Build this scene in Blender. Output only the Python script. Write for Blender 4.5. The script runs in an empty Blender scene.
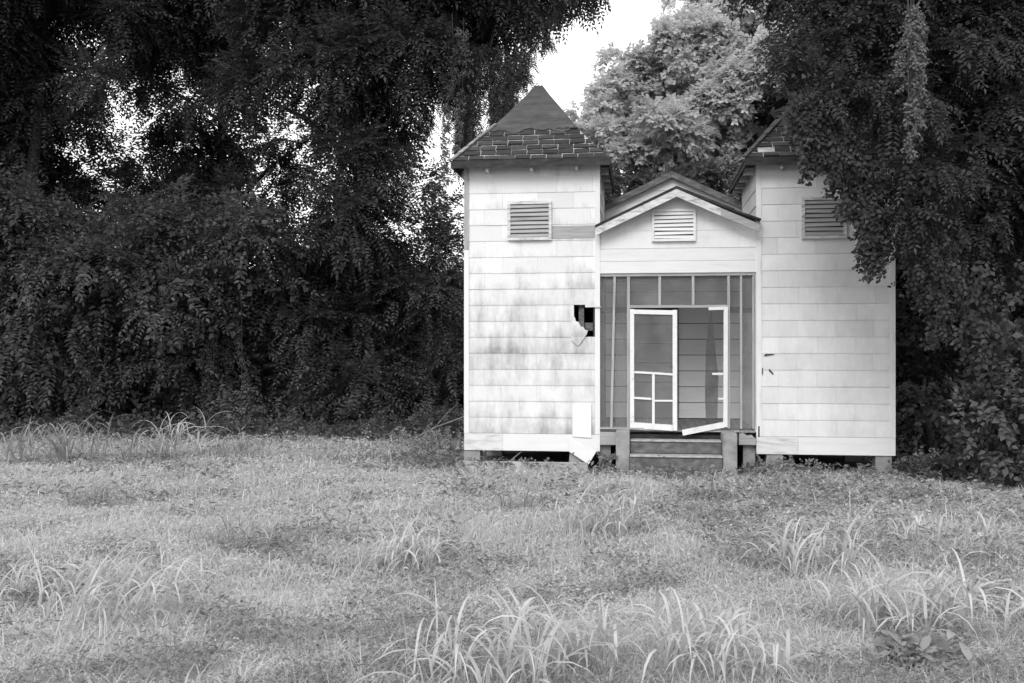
import bpy, math, random
import numpy as np

# ------------------------------------------------------------------ camera, sky, sun
S = bpy.context.scene
COL = S.collection
EYE = 2.05
FPX, CX, HY = 995.0, 512.0, 345.0
cam_d = bpy.data.cameras.new('camera')
cam = bpy.data.objects.new('camera', cam_d)
COL.objects.link(cam)
cam.location = (0, 0, EYE)
cam.rotation_euler = (math.radians(90.2), 0, 0)
cam_d.sensor_width = 36
cam_d.lens = FPX / 1024 * 36
cam_d.clip_end = 2000
S.camera = cam

SUN_EL, SUN_AZ = 38, 198          # azimuth clockwise from +Y: behind the camera, a little to the left
W = bpy.data.worlds.new('World')
S.world = W
W.use_nodes = True
nt = W.node_tree
bg = nt.nodes['Background']
sky = nt.nodes.new('ShaderNodeTexSky')
sky.sky_type = 'NISHITA'
sky.sun_disc = False
sky.sun_elevation = math.radians(SUN_EL)
sky.sun_rotation = math.radians(SUN_AZ)
sky.air_density = 1.0
sky.dust_density = 6.0
bw = nt.nodes.new('ShaderNodeRGBToBW')
nt.links.new(sky.outputs['Color'], bw.inputs[0])
# a closed white overcast over the clear sky, with soft brighter and duller cloud
ctc = nt.nodes.new('ShaderNodeTexCoord')
cno = nt.nodes.new('ShaderNodeTexNoise')
cno.inputs['Scale'].default_value = 1.6
cno.inputs['Detail'].default_value = 5
nt.links.new(ctc.outputs['Generated'], cno.inputs['Vector'])
crm = nt.nodes.new('ShaderNodeValToRGB')
crm.color_ramp.elements[0].position, crm.color_ramp.elements[0].color = .3, (7.6, 7.6, 7.6, 1)
crm.color_ramp.elements[1].position, crm.color_ramp.elements[1].color = .7, (9.6, 9.6, 9.6, 1)
nt.links.new(cno.outputs['Fac'], crm.inputs[0])
cmx = nt.nodes.new('ShaderNodeMix')
cmx.data_type = 'RGBA'
cmx.inputs[0].default_value = .88
nt.links.new(bw.outputs[0], cmx.inputs[6])
nt.links.new(crm.outputs[0], cmx.inputs[7])
nt.links.new(cmx.outputs[2], bg.inputs['Color'])
bg.inputs['Strength'].default_value = 0.15
sl = bpy.data.lights.new('sun', 'SUN')
sl.energy = 1.3
sl.angle = math.radians(25)
so = bpy.data.objects.new('sun', sl)
COL.objects.link(so)
so.rotation_euler = (math.radians(90 - SUN_EL), 0, math.radians(180 - SUN_AZ))
S.view_settings.view_transform = 'Standard'
S.view_settings.look = 'None'
S.view_settings.exposure = 0.39
S.view_settings.gamma = 1.0
S.render.engine = 'CYCLES'
S.cycles.use_denoising = True
S.cycles.max_bounces = 8
S.cycles.transparent_max_bounces = 16

rng = np.random.default_rng(7)
random.seed(7)
UP = np.array([0, 0, 1.0])


def at(px, py, Y):
    "a world point at distance Y in front of the camera"
    return np.array([(px - CX) / FPX * Y, Y, EYE - (py - HY) / FPX * Y])


# ------------------------------------------------------------------ materials (a black-and-white photograph: all greys)
def newmat(name):
    m = bpy.data.materials.new(name)
    m.use_nodes = True
    t = m.node_tree
    b = t.nodes['Principled BSDF']
    b.inputs['Specular IOR Level'].default_value = 0.25
    b.inputs['Roughness'].default_value = 0.85
    return m, t, b


def g(v):
    return (v, v, v, 1)


def N(t, typ, **kw):
    n = t.nodes.new(typ)
    for k, v in kw.items():
        if hasattr(n, k):
            setattr(n, k, v)
        else:
            n.inputs[k].default_value = v
    return n


def noise(t, scale, detail=4, rough=.55, stretch=None, rot=None):
    tc = N(t, 'ShaderNodeTexCoord')
    mp = N(t, 'ShaderNodeMapping')
    if stretch:
        mp.inputs['Scale'].default_value = stretch
    if rot:
        mp.inputs['Rotation'].default_value = rot
    n = N(t, 'ShaderNodeTexNoise')
    n.inputs['Scale'].default_value = scale
    n.inputs['Detail'].default_value = detail
    n.inputs['Roughness'].default_value = rough
    t.links.new(tc.outputs['Object'], mp.inputs[0])
    t.links.new(mp.outputs[0], n.inputs['Vector'])
    return n.outputs['Fac']


def ramp(t, fac, stops):
    r = N(t, 'ShaderNodeValToRGB')
    e = r.color_ramp.elements
    e[0].position, e[0].color = stops[0][0], g(stops[0][1])
    e[1].position, e[1].color = stops[-1][0], g(stops[-1][1])
    for p, v in stops[1:-1]:
        k = e.new(p)
        k.color = g(v)
    t.links.new(fac, r.inputs[0])
    return r.outputs[0]


def math_(t, op, a, b=None):
    n = N(t, 'ShaderNodeMath', operation=op)
    for i, v in enumerate((a, b)):
        if v is None:
            continue
        if isinstance(v, (int, float)):
            n.inputs[i].default_value = v
        else:
            t.links.new(v, n.inputs[i])
    return n.outputs[0]


def bump(t, b, fac, strength=.3, dist=.01):
    n = N(t, 'ShaderNodeBump')
    n.inputs['Strength'].default_value = strength
    n.inputs['Distance'].default_value = dist
    t.links.new(fac, n.inputs['Height'])
    t.links.new(n.outputs[0], b.inputs['Normal'])


def island(t):
    return N(t, 'ShaderNodeNewGeometry').outputs['Random Per Island']


def leafmat(name, lo, hi, transl=.25, rough=.5, nscale=.6):
    m, t, b = newmat(name)
    r = island(t)
    n = noise(t, nscale, 3)
    f = math_(t, 'ADD', math_(t, 'MULTIPLY', r, .6), math_(t, 'MULTIPLY', n, .5))
    c = ramp(t, f, [(.15, lo), (.9, hi)])
    t.links.new(c, b.inputs['Base Color'])
    b.inputs['Roughness'].default_value = rough
    b.inputs['Specular IOR Level'].default_value = .15
    tr = N(t, 'ShaderNodeBsdfTranslucent')
    t.links.new(c, tr.inputs['Color'])
    mx = N(t, 'ShaderNodeMixShader')
    mx.inputs[0].default_value = transl
    t.links.new(b.outputs[0], mx.inputs[1])
    t.links.new(tr.outputs[0], mx.inputs[2])
    t.links.new(mx.outputs[0], t.nodes['Material Output'].inputs['Surface'])
    return m


def plain(name, stops, scale=5, stretch=None, rough=.85, bstr=.3, bscale=None, bdist=.01, isl=0.0):
    m, t, b = newmat(name)
    n = noise(t, scale, 6, .6, stretch)
    f = n
    if isl:
        f = math_(t, 'ADD', math_(t, 'MULTIPLY', island(t), isl), math_(t, 'MULTIPLY', n, 1 - isl))
    t.links.new(ramp(t, f, stops), b.inputs['Base Color'])
    b.inputs['Roughness'].default_value = rough
    n2 = noise(t, bscale or scale * 6, 4, .6, stretch)
    bump(t, b, n2, bstr, bdist)
    return m


def siding_mat(name, stain):
    m, t, b = newmat(name)
    isl = island(t)
    base = ramp(t, isl, [(0, .64), (.5, .71), (1, .77)])
    streak = noise(t, 1.0, 7, .68, (4.5, 4.5, 1.4))
    patch = noise(t, 1.3, 5, .6)
    fine = noise(t, 26, 4, .6, (1, 1, .35))
    # height zone where the weathering is heavier (green-grey algae on old cement shingles)
    sx = N(t, 'ShaderNodeSeparateXYZ')
    tc = N(t, 'ShaderNodeTexCoord')
    t.links.new(tc.outputs['Object'], sx.inputs[0])
    zone = ramp(t, math_(t, 'DIVIDE', sx.outputs['Z'], 6.0),
                [(0, .1), (.10, .9), (.16, .55), (.30, .75), (.52, .6), (.62, .25), (.8, .1), (1, .0)])
    s = math_(t, 'ADD', math_(t, 'MULTIPLY', streak, .6), math_(t, 'MULTIPLY', patch, .5))
    s = math_(t, 'ADD', s, math_(t, 'MULTIPLY', isl, .10))
    s = math_(t, 'ADD', s, math_(t, 'MULTIPLY', zone, .22))
    # grime gathered along the lower part of every course
    ph = math_(t, 'FRACT', math_(t, 'DIVIDE', math_(t, 'SUBTRACT', sx.outputs['Z'], .51), .2795))
    low = ramp(t, ph, [(0, 1), (.45, .3), (.8, 0)])
    s = math_(t, 'ADD', s, math_(t, 'MULTIPLY', math_(t, 'MULTIPLY', low, patch), .13))
    s = math_(t, 'SUBTRACT', s, .035)
    dirt = ramp(t, s, [(.64, 0), (.78, .35), (.98, 1)])
    dirt = math_(t, 'MULTIPLY', dirt, stain)
    mx = N(t, 'ShaderNodeMix', data_type='RGBA')
    t.links.new(dirt, mx.inputs[0])
    t.links.new(base, mx.inputs[6])
    mx.inputs[7].default_value = g(.25)
    mx2 = N(t, 'ShaderNodeMix', data_type='RGBA', blend_type='MULTIPLY')
    mx2.inputs[0].default_value = 1
    t.links.new(mx.outputs[2], mx2.inputs[6])
    t.links.new(ramp(t, fine, [(.3, .96), (.6, 1)]), mx2.inputs[7])
    t.links.new(mx2.outputs[2], b.inputs['Base Color'])
    b.inputs['Roughness'].default_value = .7
    bump(t, b, fine, .15, .004)
    return m


M = {}
M['siding'] = siding_mat('cement_shingle_siding', 1.0)
M['siding_clean'] = siding_mat('cement_shingle_siding_clean', .38)
M['board'] = plain('white_painted_boards', [(.25, .5), (.45, .68), (.8, .75)], 3, (2, 2, .5), isl=.15)
M['boardh'] = plain('white_painted_boards_across', [(.2, .55), (.45, .68), (.8, .75)], 3, (.5, 2, 3), isl=.15)
M['trim'] = plain('peeling_white_trim', [(.3, .24), (.46, .52), (.62, .66)], 9, (.6, 1.5, 2.5))
M['doorwhite'] = plain('old_white_door_paint', [(.25, .42), (.38, .66), (.7, .74)], 9)
M['wood'] = plain('bare_weathered_wood', [(.25, .20), (.5, .34), (.8, .46)], 4, (.6, 4, 9), isl=.2)
M['woodv'] = plain('bare_weathered_wood_upright', [(.25, .20), (.5, .36), (.8, .48)], 4, (6, 6, .6), isl=.2)
M['darkwood'] = plain('dark_old_wood', [(.3, .02), (.6, .045), (.8, .08)], 5, (1, 1, 4))
M['greywood'] = plain('dark_weathered_barge', [(.3, .07), (.5, .13), (.75, .24)], 6, (1, 2, 3))
M['stepwood'] = plain('grey_step_face', [(.3, .07), (.5, .12), (.75, .20)], 6, (1, 1, 2))
M['treadwood'] = plain('pale_step_edge', [(.3, .22), (.5, .36), (.75, .48)], 9)
M['skirtold'] = plain('dirty_skirt_board', [(.3, .42), (.5, .62), (.75, .7)], 4, (.8, 2, 5))
M['cleanwhite'] = plain('clean_white_panel', [(.3, .72), (.6, .78)], 3)
M['tar'] = plain('tar_paper', [(.25, .035), (.5, .06), (.75, .095)], 2.5, (1, 1, 5), rough=.8, bscale=14, bstr=.5, bdist=.02)
M['tarlight'] = plain('worn_hip_edge', [(.3, .12), (.5, .22), (.75, .4)], 9)
M['shingle'] = plain('dark_asphalt_shingle', [(.2, .02), (.6, .04), (.9, .07)], 6, bscale=90, isl=.4)
M['deck'] = plain('exposed_roof_deck', [(.3, .12), (.5, .38), (.7, .6)], 8, (1, 4, 4))
M['concrete'] = plain('old_concrete', [(.25, .16), (.5, .27), (.8, .36)], 6, bscale=40, bstr=.5)
M['inside'] = plain('shade_toned_interior', [(.3, .03), (.7, .06)], 4)  # near-black colour stands in for the darkness of closed spaces
M['porchwall'] = plain('porch_wall_boards', [(.25, .68), (.5, .78), (.8, .82)], 3, (.6, 1, 4), isl=.2)
M['porchdoor'] = plain('grey_inner_door', [(.3, .16), (.6, .22), (.8, .26)], 3)
M['floor'] = plain('porch_floor_boards', [(.3, .18), (.6, .28), (.8, .36)], 4, (6, .6, 1))
M['bark'] = plain('tree_bark', [(.3, .025), (.5, .05), (.8, .09)], 5, (4, 4, .7), bstr=.8, bdist=.03)
M['twig'] = plain('dead_twig', [(.3, .12), (.6, .22)], 8)
M['paperlitter'] = plain('white_litter', [(.3, .7), (.6, .8)], 8)


def screen_mat(name, cover, val):
    m, t, b = newmat(name)
    n = noise(t, 2.2, 5, .6)
    t.links.new(ramp(t, n, [(.3, val * .75), (.7, val * 1.2)]), b.inputs['Base Color'])
    tr = N(t, 'ShaderNodeBsdfTransparent')
    mx = N(t, 'ShaderNodeMixShader')
    f = ramp(t, noise(t, 1.7, 5, .6), [(.3, cover - .12), (.7, cover + .14)])
    t.links.new(f, mx.inputs[0])
    t.links.new(tr.outputs[0], mx.inputs[1])
    t.links.new(b.outputs[0], mx.inputs[2])
    t.links.new(mx.outputs[0], t.nodes['Material Output'].inputs['Surface'])
    return m


M['screen'] = screen_mat('insect_screen', .34, .30)
M['tornscreen'] = screen_mat('torn_insect_screen', .75, .09)
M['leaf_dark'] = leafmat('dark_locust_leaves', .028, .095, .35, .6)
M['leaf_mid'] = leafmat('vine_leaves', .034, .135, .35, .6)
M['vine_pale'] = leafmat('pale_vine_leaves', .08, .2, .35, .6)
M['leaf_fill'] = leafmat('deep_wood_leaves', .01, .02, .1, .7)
M['leaf_pale'] = leafmat('sun_haze_toned_leaves', .42, .66, .5, .7)  # sunlight and haze on the far tree are put into its leaf colour
M['leaf_pale2'] = leafmat('haze_toned_leaves', .6, .8, .5, .7)  # paler still: distance haze painted into the leaf colour
M['leaf_behind'] = leafmat('mid_grey_leaves', .07, .15, .35)
M['grass'] = leafmat('meadow_grass', .46, .72, .5, .6, .35)
M['weed'] = leafmat('low_weeds', .44, .70, .5, .55, .35)
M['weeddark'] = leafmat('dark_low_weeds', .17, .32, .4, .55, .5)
M['weededge'] = leafmat('dark_edge_weeds', .05, .16, .35, .6, .5)  # dark leaf tone for the weeds along the wood edge
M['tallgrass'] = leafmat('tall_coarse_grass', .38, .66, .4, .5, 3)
M['tallgrassdark'] = leafmat('dark_coarse_grass', .24, .42, .4, .5, 3)  # darker tone of the coarse grass
m, t, b = newmat('meadow_soil')
t.links.new(ramp(t, noise(t, 1.2, 8, .65), [(.3, .08), (.55, .15), (.75, .24)]), b.inputs['Base Color'])
bump(t, b, noise(t, 9, 6), .7, .05)
M['soil'] = m


# ------------------------------------------------------------------ helpers
def tag(o, label=None, cat=None, group=None, kind=None):
    for k, v in (('label', label), ('category', cat), ('group', group), ('kind', kind)):
        if v:
            o[k] = v
    return o


def link(name, me, mat, parent=None):
    o = bpy.data.objects.new(name, me)
    COL.objects.link(o)
    if mat:
        me.materials.append(mat)
    if parent:
        o.parent = parent
    return o


def empty(name, loc, rz=0):
    o = bpy.data.objects.new(name, None)
    o.empty_display_size = .2
    COL.objects.link(o)
    o.location = loc
    o.rotation_euler = (0, 0, rz)
    return o


class MB:
    def __init__(s):
        s.v, s.f = [], []

    def add(s, vs, fs):
        k = len(s.v)
        s.v += [tuple(map(float, p)) for p in vs]
        s.f += [tuple(i + k for i in f) for f in fs]

    def hexa(s, p):       # 8 points, bottom ring 0-3, top ring 4-7
        s.add(p, [(0, 3, 2, 1), (4, 5, 6, 7), (0, 1, 5, 4), (1, 2, 6, 5), (2, 3, 7, 6), (3, 0, 4, 7)])

    def box(s, x0, x1, y0, y1, z0, z1):
        s.hexa([(x0, y0, z0), (x1, y0, z0), (x1, y1, z0), (x0, y1, z0),
                (x0, y0, z1), (x1, y0, z1), (x1, y1, z1), (x0, y1, z1)])

    def prism(s, poly, y0, y1):      # polygon in x,z (counter-clockwise seen from -y) pushed along y
        n = len(poly)
        s.add([(x, y0, z) for x, z in poly] + [(x, y1, z) for x, z in poly],
              [tuple(range(n)), tuple(range(2 * n - 1, n - 1, -1))] +
              [(i, i + n, (i + 1) % n + n, (i + 1) % n) for i in range(n)])

    def bar(s, a, b_, w, d, up=(0, 0, 1)):     # rectangular bar from a to b
        a, b_ = np.array(a, float), np.array(b_, float)
        x = (b_ - a) / np.linalg.norm(b_ - a)
        y = np.cross(up, x)
        y /= np.linalg.norm(y)
        z = np.cross(x, y)
        ps = []
        for q in (a, b_):
            for sy, sz in ((-1, -1), (1, -1), (1, 1), (-1, 1)):
                ps.append(q + y * sy * w / 2 + z * sz * d / 2)
        s.hexa([ps[0], ps[1], ps[2], ps[3], ps[4], ps[5], ps[6], ps[7]])

    def tube(s, pts, rad, n=8):
        pts = [np.array(p, float) for p in pts]
        rings = []
        for i, p in enumerate(pts):
            d = pts[min(i + 1, len(pts) - 1)] - pts[max(i - 1, 0)]
            d /= np.linalg.norm(d) + 1e-9
            a = np.cross(d, (0.31, .9, .13))
            a /= np.linalg.norm(a)
            b_ = np.cross(d, a)
            rings.append([p + rad[i] * (math.cos(q) * a + math.sin(q) * b_) for q in np.linspace(0, 2 * math.pi, n, endpoint=False)])
        vs = [v for r in rings for v in r]
        fs = [(i * n + j, i * n + (j + 1) % n, (i + 1) * n + (j + 1) % n, (i + 1) * n + j)
              for i in range(len(pts) - 1) for j in range(n)]
        fs += [tuple(range(n - 1, -1, -1)), tuple(range((len(pts) - 1) * n, len(pts) * n))]
        s.add(vs, fs)

    def build(s, name, mat, parent=None, smooth=False, fix=True):
        me = bpy.data.meshes.new(name)
        me.from_pydata(s.v, [], s.f)
        if fix:
            import bmesh
            bm = bmesh.new()
            bm.from_mesh(me)
            bmesh.ops.recalc_face_normals(bm, faces=bm.faces)
            bm.to_mesh(me)
            bm.free()
        if smooth:
            me.polygons.foreach_set('use_smooth', [True] * len(me.polygons))
        return link(name, me, mat, parent)


def norm(a):
    return a / (np.linalg.norm(a, axis=-1, keepdims=True) + 1e-9)


def quads_mesh(name, V, F):
    me = bpy.data.meshes.new(name)
    V = np.ascontiguousarray(V, np.float32)
    F = np.ascontiguousarray(F, np.int32)
    me.vertices.add(len(V))
    me.vertices.foreach_set('co', V.ravel())
    me.loops.add(F.size)
    me.loops.foreach_set('vertex_index', F.ravel())
    me.polygons.add(len(F))
    me.polygons.foreach_set('loop_start', np.arange(0, F.size, 4, dtype=np.int32))
    me.polygons.foreach_set('loop_total', np.full(len(F), 4, np.int32))
    me.update(calc_edges=True)
    return me


def place(T, pos, dx, up, sc):
    "stamp template T=(verts, quads) at every pos, x axis along dx, z axis near up"
    tv, tf = T
    x = norm(dx)
    y = norm(np.cross(up, x))
    z = np.cross(x, y)
    sc = np.asarray(sc)[:, None, None]
    V = pos[:, None, :] + sc * (tv[None, :, 0:1] * x[:, None, :] + tv[None, :, 1:2] * y[:, None, :] + tv[None, :, 2:3] * z[:, None, :])
    F = tf[None] + (np.arange(len(pos)) * len(tv))[:, None, None]
    return V.reshape(-1, 3), F.reshape(-1, 4)


def join(parts):
    Vs, Fs, k = [], [], 0
    for V, F in parts:
        Vs.append(V)
        Fs.append(F + k)
        k += len(V)
    return np.concatenate(Vs), np.concatenate(Fs)


def leaf(base, d, nrm, L, w, fold=.12):
    d = norm(np.array(d, float))
    sd = norm(np.cross(nrm, d))
    n = np.cross(d, sd)
    base = np.array(base, float)
    mid = base + d * L * .42
    return [base, mid + sd * w / 2 + n * fold * w, base + d * L - n * L * .12, mid - sd * w / 2 + n * fold * w]


def frond(pairs=7, L=.5, ll=.13, lw=.05, droop=.35, seed=0):
    r = np.random.default_rng(seed)
    vs = []
    for i in range(pairs):
        u = (i + .6) / pairs
        p = np.array([u * L, 0, -droop * L * u * u])
        s = ll * (1 - .35 * abs(u - .45))
        for sg in (-1, 1):
            d = (.45 + r.normal(0, .12), sg, -.25 + r.normal(0, .15))
            vs += leaf(p, d, (r.normal(0, .25), r.normal(0, .25), 1), s * r.uniform(.85, 1.1), lw)
    vs += leaf((L, 0, -droop * L), (1, 0, -.4), (0, 0, 1), ll, lw)
    vs = np.array(vs)
    return vs, np.arange(len(vs)).reshape(-1, 4)


def sprig(n=9, L=.35, ll=.12, lw=.085, seed=0):
    r = np.random.default_rng(seed)
    vs = []
    for i in range(n):
        u = (i + .5) / n
        a = i * 2.4 + r.uniform(-.4, .4)
        p = np.array([u * L, 0, -.2 * L * u * u])
        d = (.5 + r.normal(0, .2), math.cos(a), .35 * math.sin(a) - .25)
        nn = (.2 + r.normal(0, .3), r.normal(0, .35), 1)
        vs += leaf(p + r.normal(0, .02, 3), d, nn, ll * r.uniform(.7, 1.2), lw * r.uniform(.8, 1.15))
    vs = np.array(vs)
    return vs, np.arange(len(vs)).reshape(-1, 4)


FR = [frond(7, .55, .14, .055, .35, 1), frond(8, .65, .13, .05, .5, 2), frond(6, .5, .15, .06, .25, 3)]
SP = [sprig(9, .35, .13, .10, 4), sprig(10, .4, .12, .085, 5), sprig(8, .3, .14, .11, 6)]
SPBIG = [sprig(9, .6, .26, .2, 7), sprig(10, .7, .24, .18, 8)]


def rdir(n, r):
    return norm(r.normal(size=(n, 3)))


def crown_cloud(lobes, temps, r, nsub=16, nfr=36, size=1.0, droop=.35, fill=.25, subr=(.26, .42), outn=.9):
    "lobes: (centre, (rx,ry,rz)); leaf sprays gathered into clumps on and inside every lobe"
    P, D, O = [], [], []
    for c, R in lobes:
        R = np.array(R)
        mr = R.mean()
        k = max(5, int(nsub * (mr / 1.3) ** 1.6))
        dd = rdir(k, r)
        dd[:, 2] = np.where(dd[:, 2] < -.45, -dd[:, 2], dd[:, 2])
        cc = c + dd * R * r.uniform(.55, 1.0, (k, 1))
        for q, o in zip(cc, dd):
            rs = mr * r.uniform(*subr)
            n = max(6, int(nfr * (rs / .45) ** 2 / size ** 2 * r.uniform(.6, 1.3)))
            e = norm(r.normal(size=(n, 3)) + o * .55 + UP * .25)
            P.append(q + e * rs * r.uniform(.25, 1, (n, 1)) ** .6 * np.array([1.15, 1.15, .8]))
            D.append(e * .75 + o * .35 - UP * droop + r.normal(0, .28, (n, 3)))
            O.append(norm(e + o * .6))
        nf = int(fill * nfr * k * .5)
        if nf:
            e = rdir(nf, r)
            P.append(c + e * R * r.uniform(.1, .8, (nf, 1)))
            D.append(e - UP * droop)
            O.append(e)
    P, D, O = np.concatenate(P), np.concatenate(D), np.concatenate(O)
    which = r.integers(0, len(temps), len(P))
    parts = []
    for i, T in enumerate(temps):
        s = which == i
        n = int(s.sum())
        if n:
            parts.append(place(T, P[s], D[s], UP + O[s] * outn + r.normal(0, .3, (n, 3)), size * r.uniform(.75, 1.25, n)))
    return join(parts)


def strand(top, length, r, temps, size=1.0, dens=14, spread=.12, sway=.15):
    "a curtain of leaves round a line that hangs straight down"
    n = int(dens * length)
    u = r.uniform(0, 1, n)
    ph = r.uniform(0, 6)
    x = sway * np.sin(u * 3 + ph)
    wid = spread * (1 - .7 * u)
    P = np.array(top) + np.stack([x + r.normal(0, 1, n) * wid, r.normal(0, 1, n) * wid, -u * length], 1)
    D = np.stack([r.normal(0, .6, n), r.normal(0, .6, n), -np.ones(n) * .9], 1)
    T = temps[r.integers(0, len(temps))]
    out = r.normal(0, .5, (n, 3)) + np.array([0, -1, .5])
    return place(T, P, D, out, size * r.uniform(.6, 1.1, n))


def px_lobes(L, Y, spread, r, flat=1.0):
    "lobe list given where it is seen and how far away it stands; depth spread makes the crown round"
    out = []
    for a in L:
        px, py, rp = a[:3]
        dy = a[3] if len(a) > 3 else r.uniform(-spread, spread)
        y = Y + dy
        c = at(px, py, y)
        R = rp / FPX * y
        out.append((c, (R, R * 1.0, R * .92 * flat)))
    return out


def tree(label, base, lobes, temps, mat, seed, trunk_r=.22, group=None, name='tree', cat='tree', limbs=7, top=None, extra=None, **kw):
    r = np.random.default_rng(seed)
    base = np.array(base, float)
    root = empty(name, base)
    tag(root, label, cat, group)
    V, F = crown_cloud(lobes, temps, r, **kw)
    if extra:
        V, F = join([(V, F)] + extra)
    V = V - base
    link('crown', quads_mesh('crown', V, F), mat, root)
    mb = MB()
    cs = np.array([l[0] for l in lobes])
    if top is None:
        top = cs.mean(0) + np.array([0, 0, 1.0])
    top = np.array(top, float)
    pts = [base + (top - base) * u + np.array([math.sin(u * 4 + seed) * .12, math.cos(u * 3 + seed) * .12, 0]) * (u > 0) for u in np.linspace(0, 1, 8)]
    pts[0][2] -= .3
    mb.tube([p - base for p in pts], [trunk_r * (1.35 if i == 0 else 1) * (1 - .75 * i / 7) for i in range(8)], 9)
    idx = r.permutation(len(cs))[:limbs]
    for i in idx:
        c = cs[i]
        h = np.clip((c[2] - base[2]) / max(top[2] - base[2], .1) - .2, .15, .95)
        a = base + (top - base) * h
        mid = (a + c) / 2 + np.array([0, 0, .25])
        rr = trunk_r * (1 - .75 * h) * .55
        mb.tube([a - base, mid - base, c - base], [rr, rr * .7, rr * .3], 6)
    mb.build('trunk', M['bark'], root, smooth=True, fix=False)
    return root


def hanging_vine(label, top, length, seed, temps, mat, size=.8, n=3, dens=26, spread=.1, width=.25, group=None):
    r = np.random.default_rng(seed)
    top = np.array(top, float)
    root = empty('hanging_vine', top - UP * length)
    tag(root, label, 'hanging vine', group)
    base = top - UP * length
    parts, mb = [], MB()
    for i in range(n):
        o = np.array([r.uniform(-width, width), r.uniform(-width, width), r.uniform(-.2, .1)])
        l = length * r.uniform(.6, 1) if i else length
        V, F = strand(top + o, l, r, temps, size, dens, spread)
        parts.append((V - base, F))
        mb.tube([top + o - base + UP * .3, top + o - base - UP * l * .5 + r.normal(0, .03, 3), top + o - base - UP * l * .95], [.012, .009, .004], 5)
    V, F = join(parts)
    link('leaves', quads_mesh('leaves', V, F), mat, root)
    mb.build('stem', M['bark'], root, fix=False)
    return root


# ------------------------------------------------------------------ ground
T_H = math.radians(7.4)


def gz(x, y):
    x, y = np.asarray(x, float), np.asarray(y, float)
    b = .045 * np.sin(x * .9 + 1.3 * np.sin(y * .5)) * np.cos(y * .8 + .6 * x) + .02 * np.sin(2.3 * x + y * 1.7) + .015 * np.sin(3.1 * y - 1.9 * x)
    dx, dy = x + .8343, y - 17.4767
    u, v = dx * math.cos(T_H) - dy * math.sin(T_H), dx * math.sin(T_H) + dy * math.cos(T_H)
    du, dv = np.maximum(np.maximum(-u, u - 7.3), 0), np.maximum(np.maximum(-v, v - 16), 0)
    return b * np.clip((du + dv) / 3 + .35, 0, 1) - .02 - .13 * np.exp(-(du ** 2 + dv ** 2) / 3.2)      # a slight hollow round the building


def axis(lo, hi, a, b, step):
    mid = np.arange(a, b + step, step)
    left = a - np.geomspace(step, a - lo, 18)[::-1]
    right = b + np.geomspace(step, hi - b, 18)
    return np.concatenate([left, mid, right])


xs, ys = axis(-400, 400, -22, 22, .3), axis(-300, 600, -2, 36, .3)
X, Y = np.meshgrid(xs, ys)
near = ((np.abs(X) < 24) & (Y > -4) & (Y < 38)).astype(float)
Z = gz(X, Y) * near
V = np.stack([X.ravel(), Y.ravel(), Z.ravel()], 1)
nx = len(xs)
ii = (np.arange(len(ys) - 1)[:, None] * nx + np.arange(nx - 1)[None]).ravel()
F = np.stack([ii, ii + 1, ii + nx + 1, ii + nx], 1)
gme = quads_mesh('ground', V, F)
gme.polygons.foreach_set('use_smooth', np.ones(len(gme.polygons), bool))
tag(link('ground', gme, M['soil']), kind='structure')

# ------------------------------------------------------------------ the abandoned building
T_H = math.radians(7.4)
HO = np.array([-0.8343, 17.4767, 0])
house = empty('abandoned_building', HO, -T_H)
tag(house, 'abandoned white sided wooden building with twin towers and a broken screened porch', 'building')
RX = np.array([math.cos(T_H), -math.sin(T_H), 0])
DX = np.array([math.sin(T_H), math.cos(T_H), 0])


def hw(x, y, z):
    return HO + RX * x + DX * y + UP * z


COURSE = .2795


def siding(mb, left, right, z0, z1, mapf, r, course=COURSE, wid=.62, thick=.014, skip=None, lap=.004, tilt=.0015):
    "lapped shingles: each one a thin wedge; mapf(u, out, z) gives the 3-D point"
    z = z0
    row = 0
    while z < z1 - .02:
        zt = min(z + course, z1)
        ul, ur = max(left(z), left(zt)), min(right(z), right(zt))
        ul0, ur0 = left(z), right(z)
        ult, urt = left(zt), right(zt)
        u = ul0 - (wid * .5 if row % 2 else 0) - r.uniform(0, .05)
        while u < ur0:
            a, b_ = max(u, ul0), min(u + wid - .002, ur0)
            u += wid
            if b_ - a < .03:
                continue
            at_, bt = max(a, ult), min(b_, urt)
            if a <= ul0 + 1e-6:
                at_ = ult
            if b_ >= ur0 - 1e-6:
                bt = urt
            if bt - at_ < .01:
                if bt < at_:
                    at_ = bt = (at_ + bt) / 2
                bt = at_ + .01
            if skip and skip(a, b_, z, zt):
                continue
            j = r.normal(0, tilt, 2)
            o0, o1 = thick + abs(r.normal(0, .002)), .005
            ps = [mapf(a, .0005, z + j[0]), mapf(b_, .0005, z + j[1]), mapf(b_, o0, z + j[1]), mapf(a, o0, z + j[0]),
                  mapf(at_, .0005, zt), mapf(bt, .0005, zt), mapf(bt, o1, zt + lap), mapf(at_, o1, zt + lap)]
            mb.hexa(ps)
        z = zt
        row += 1


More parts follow.
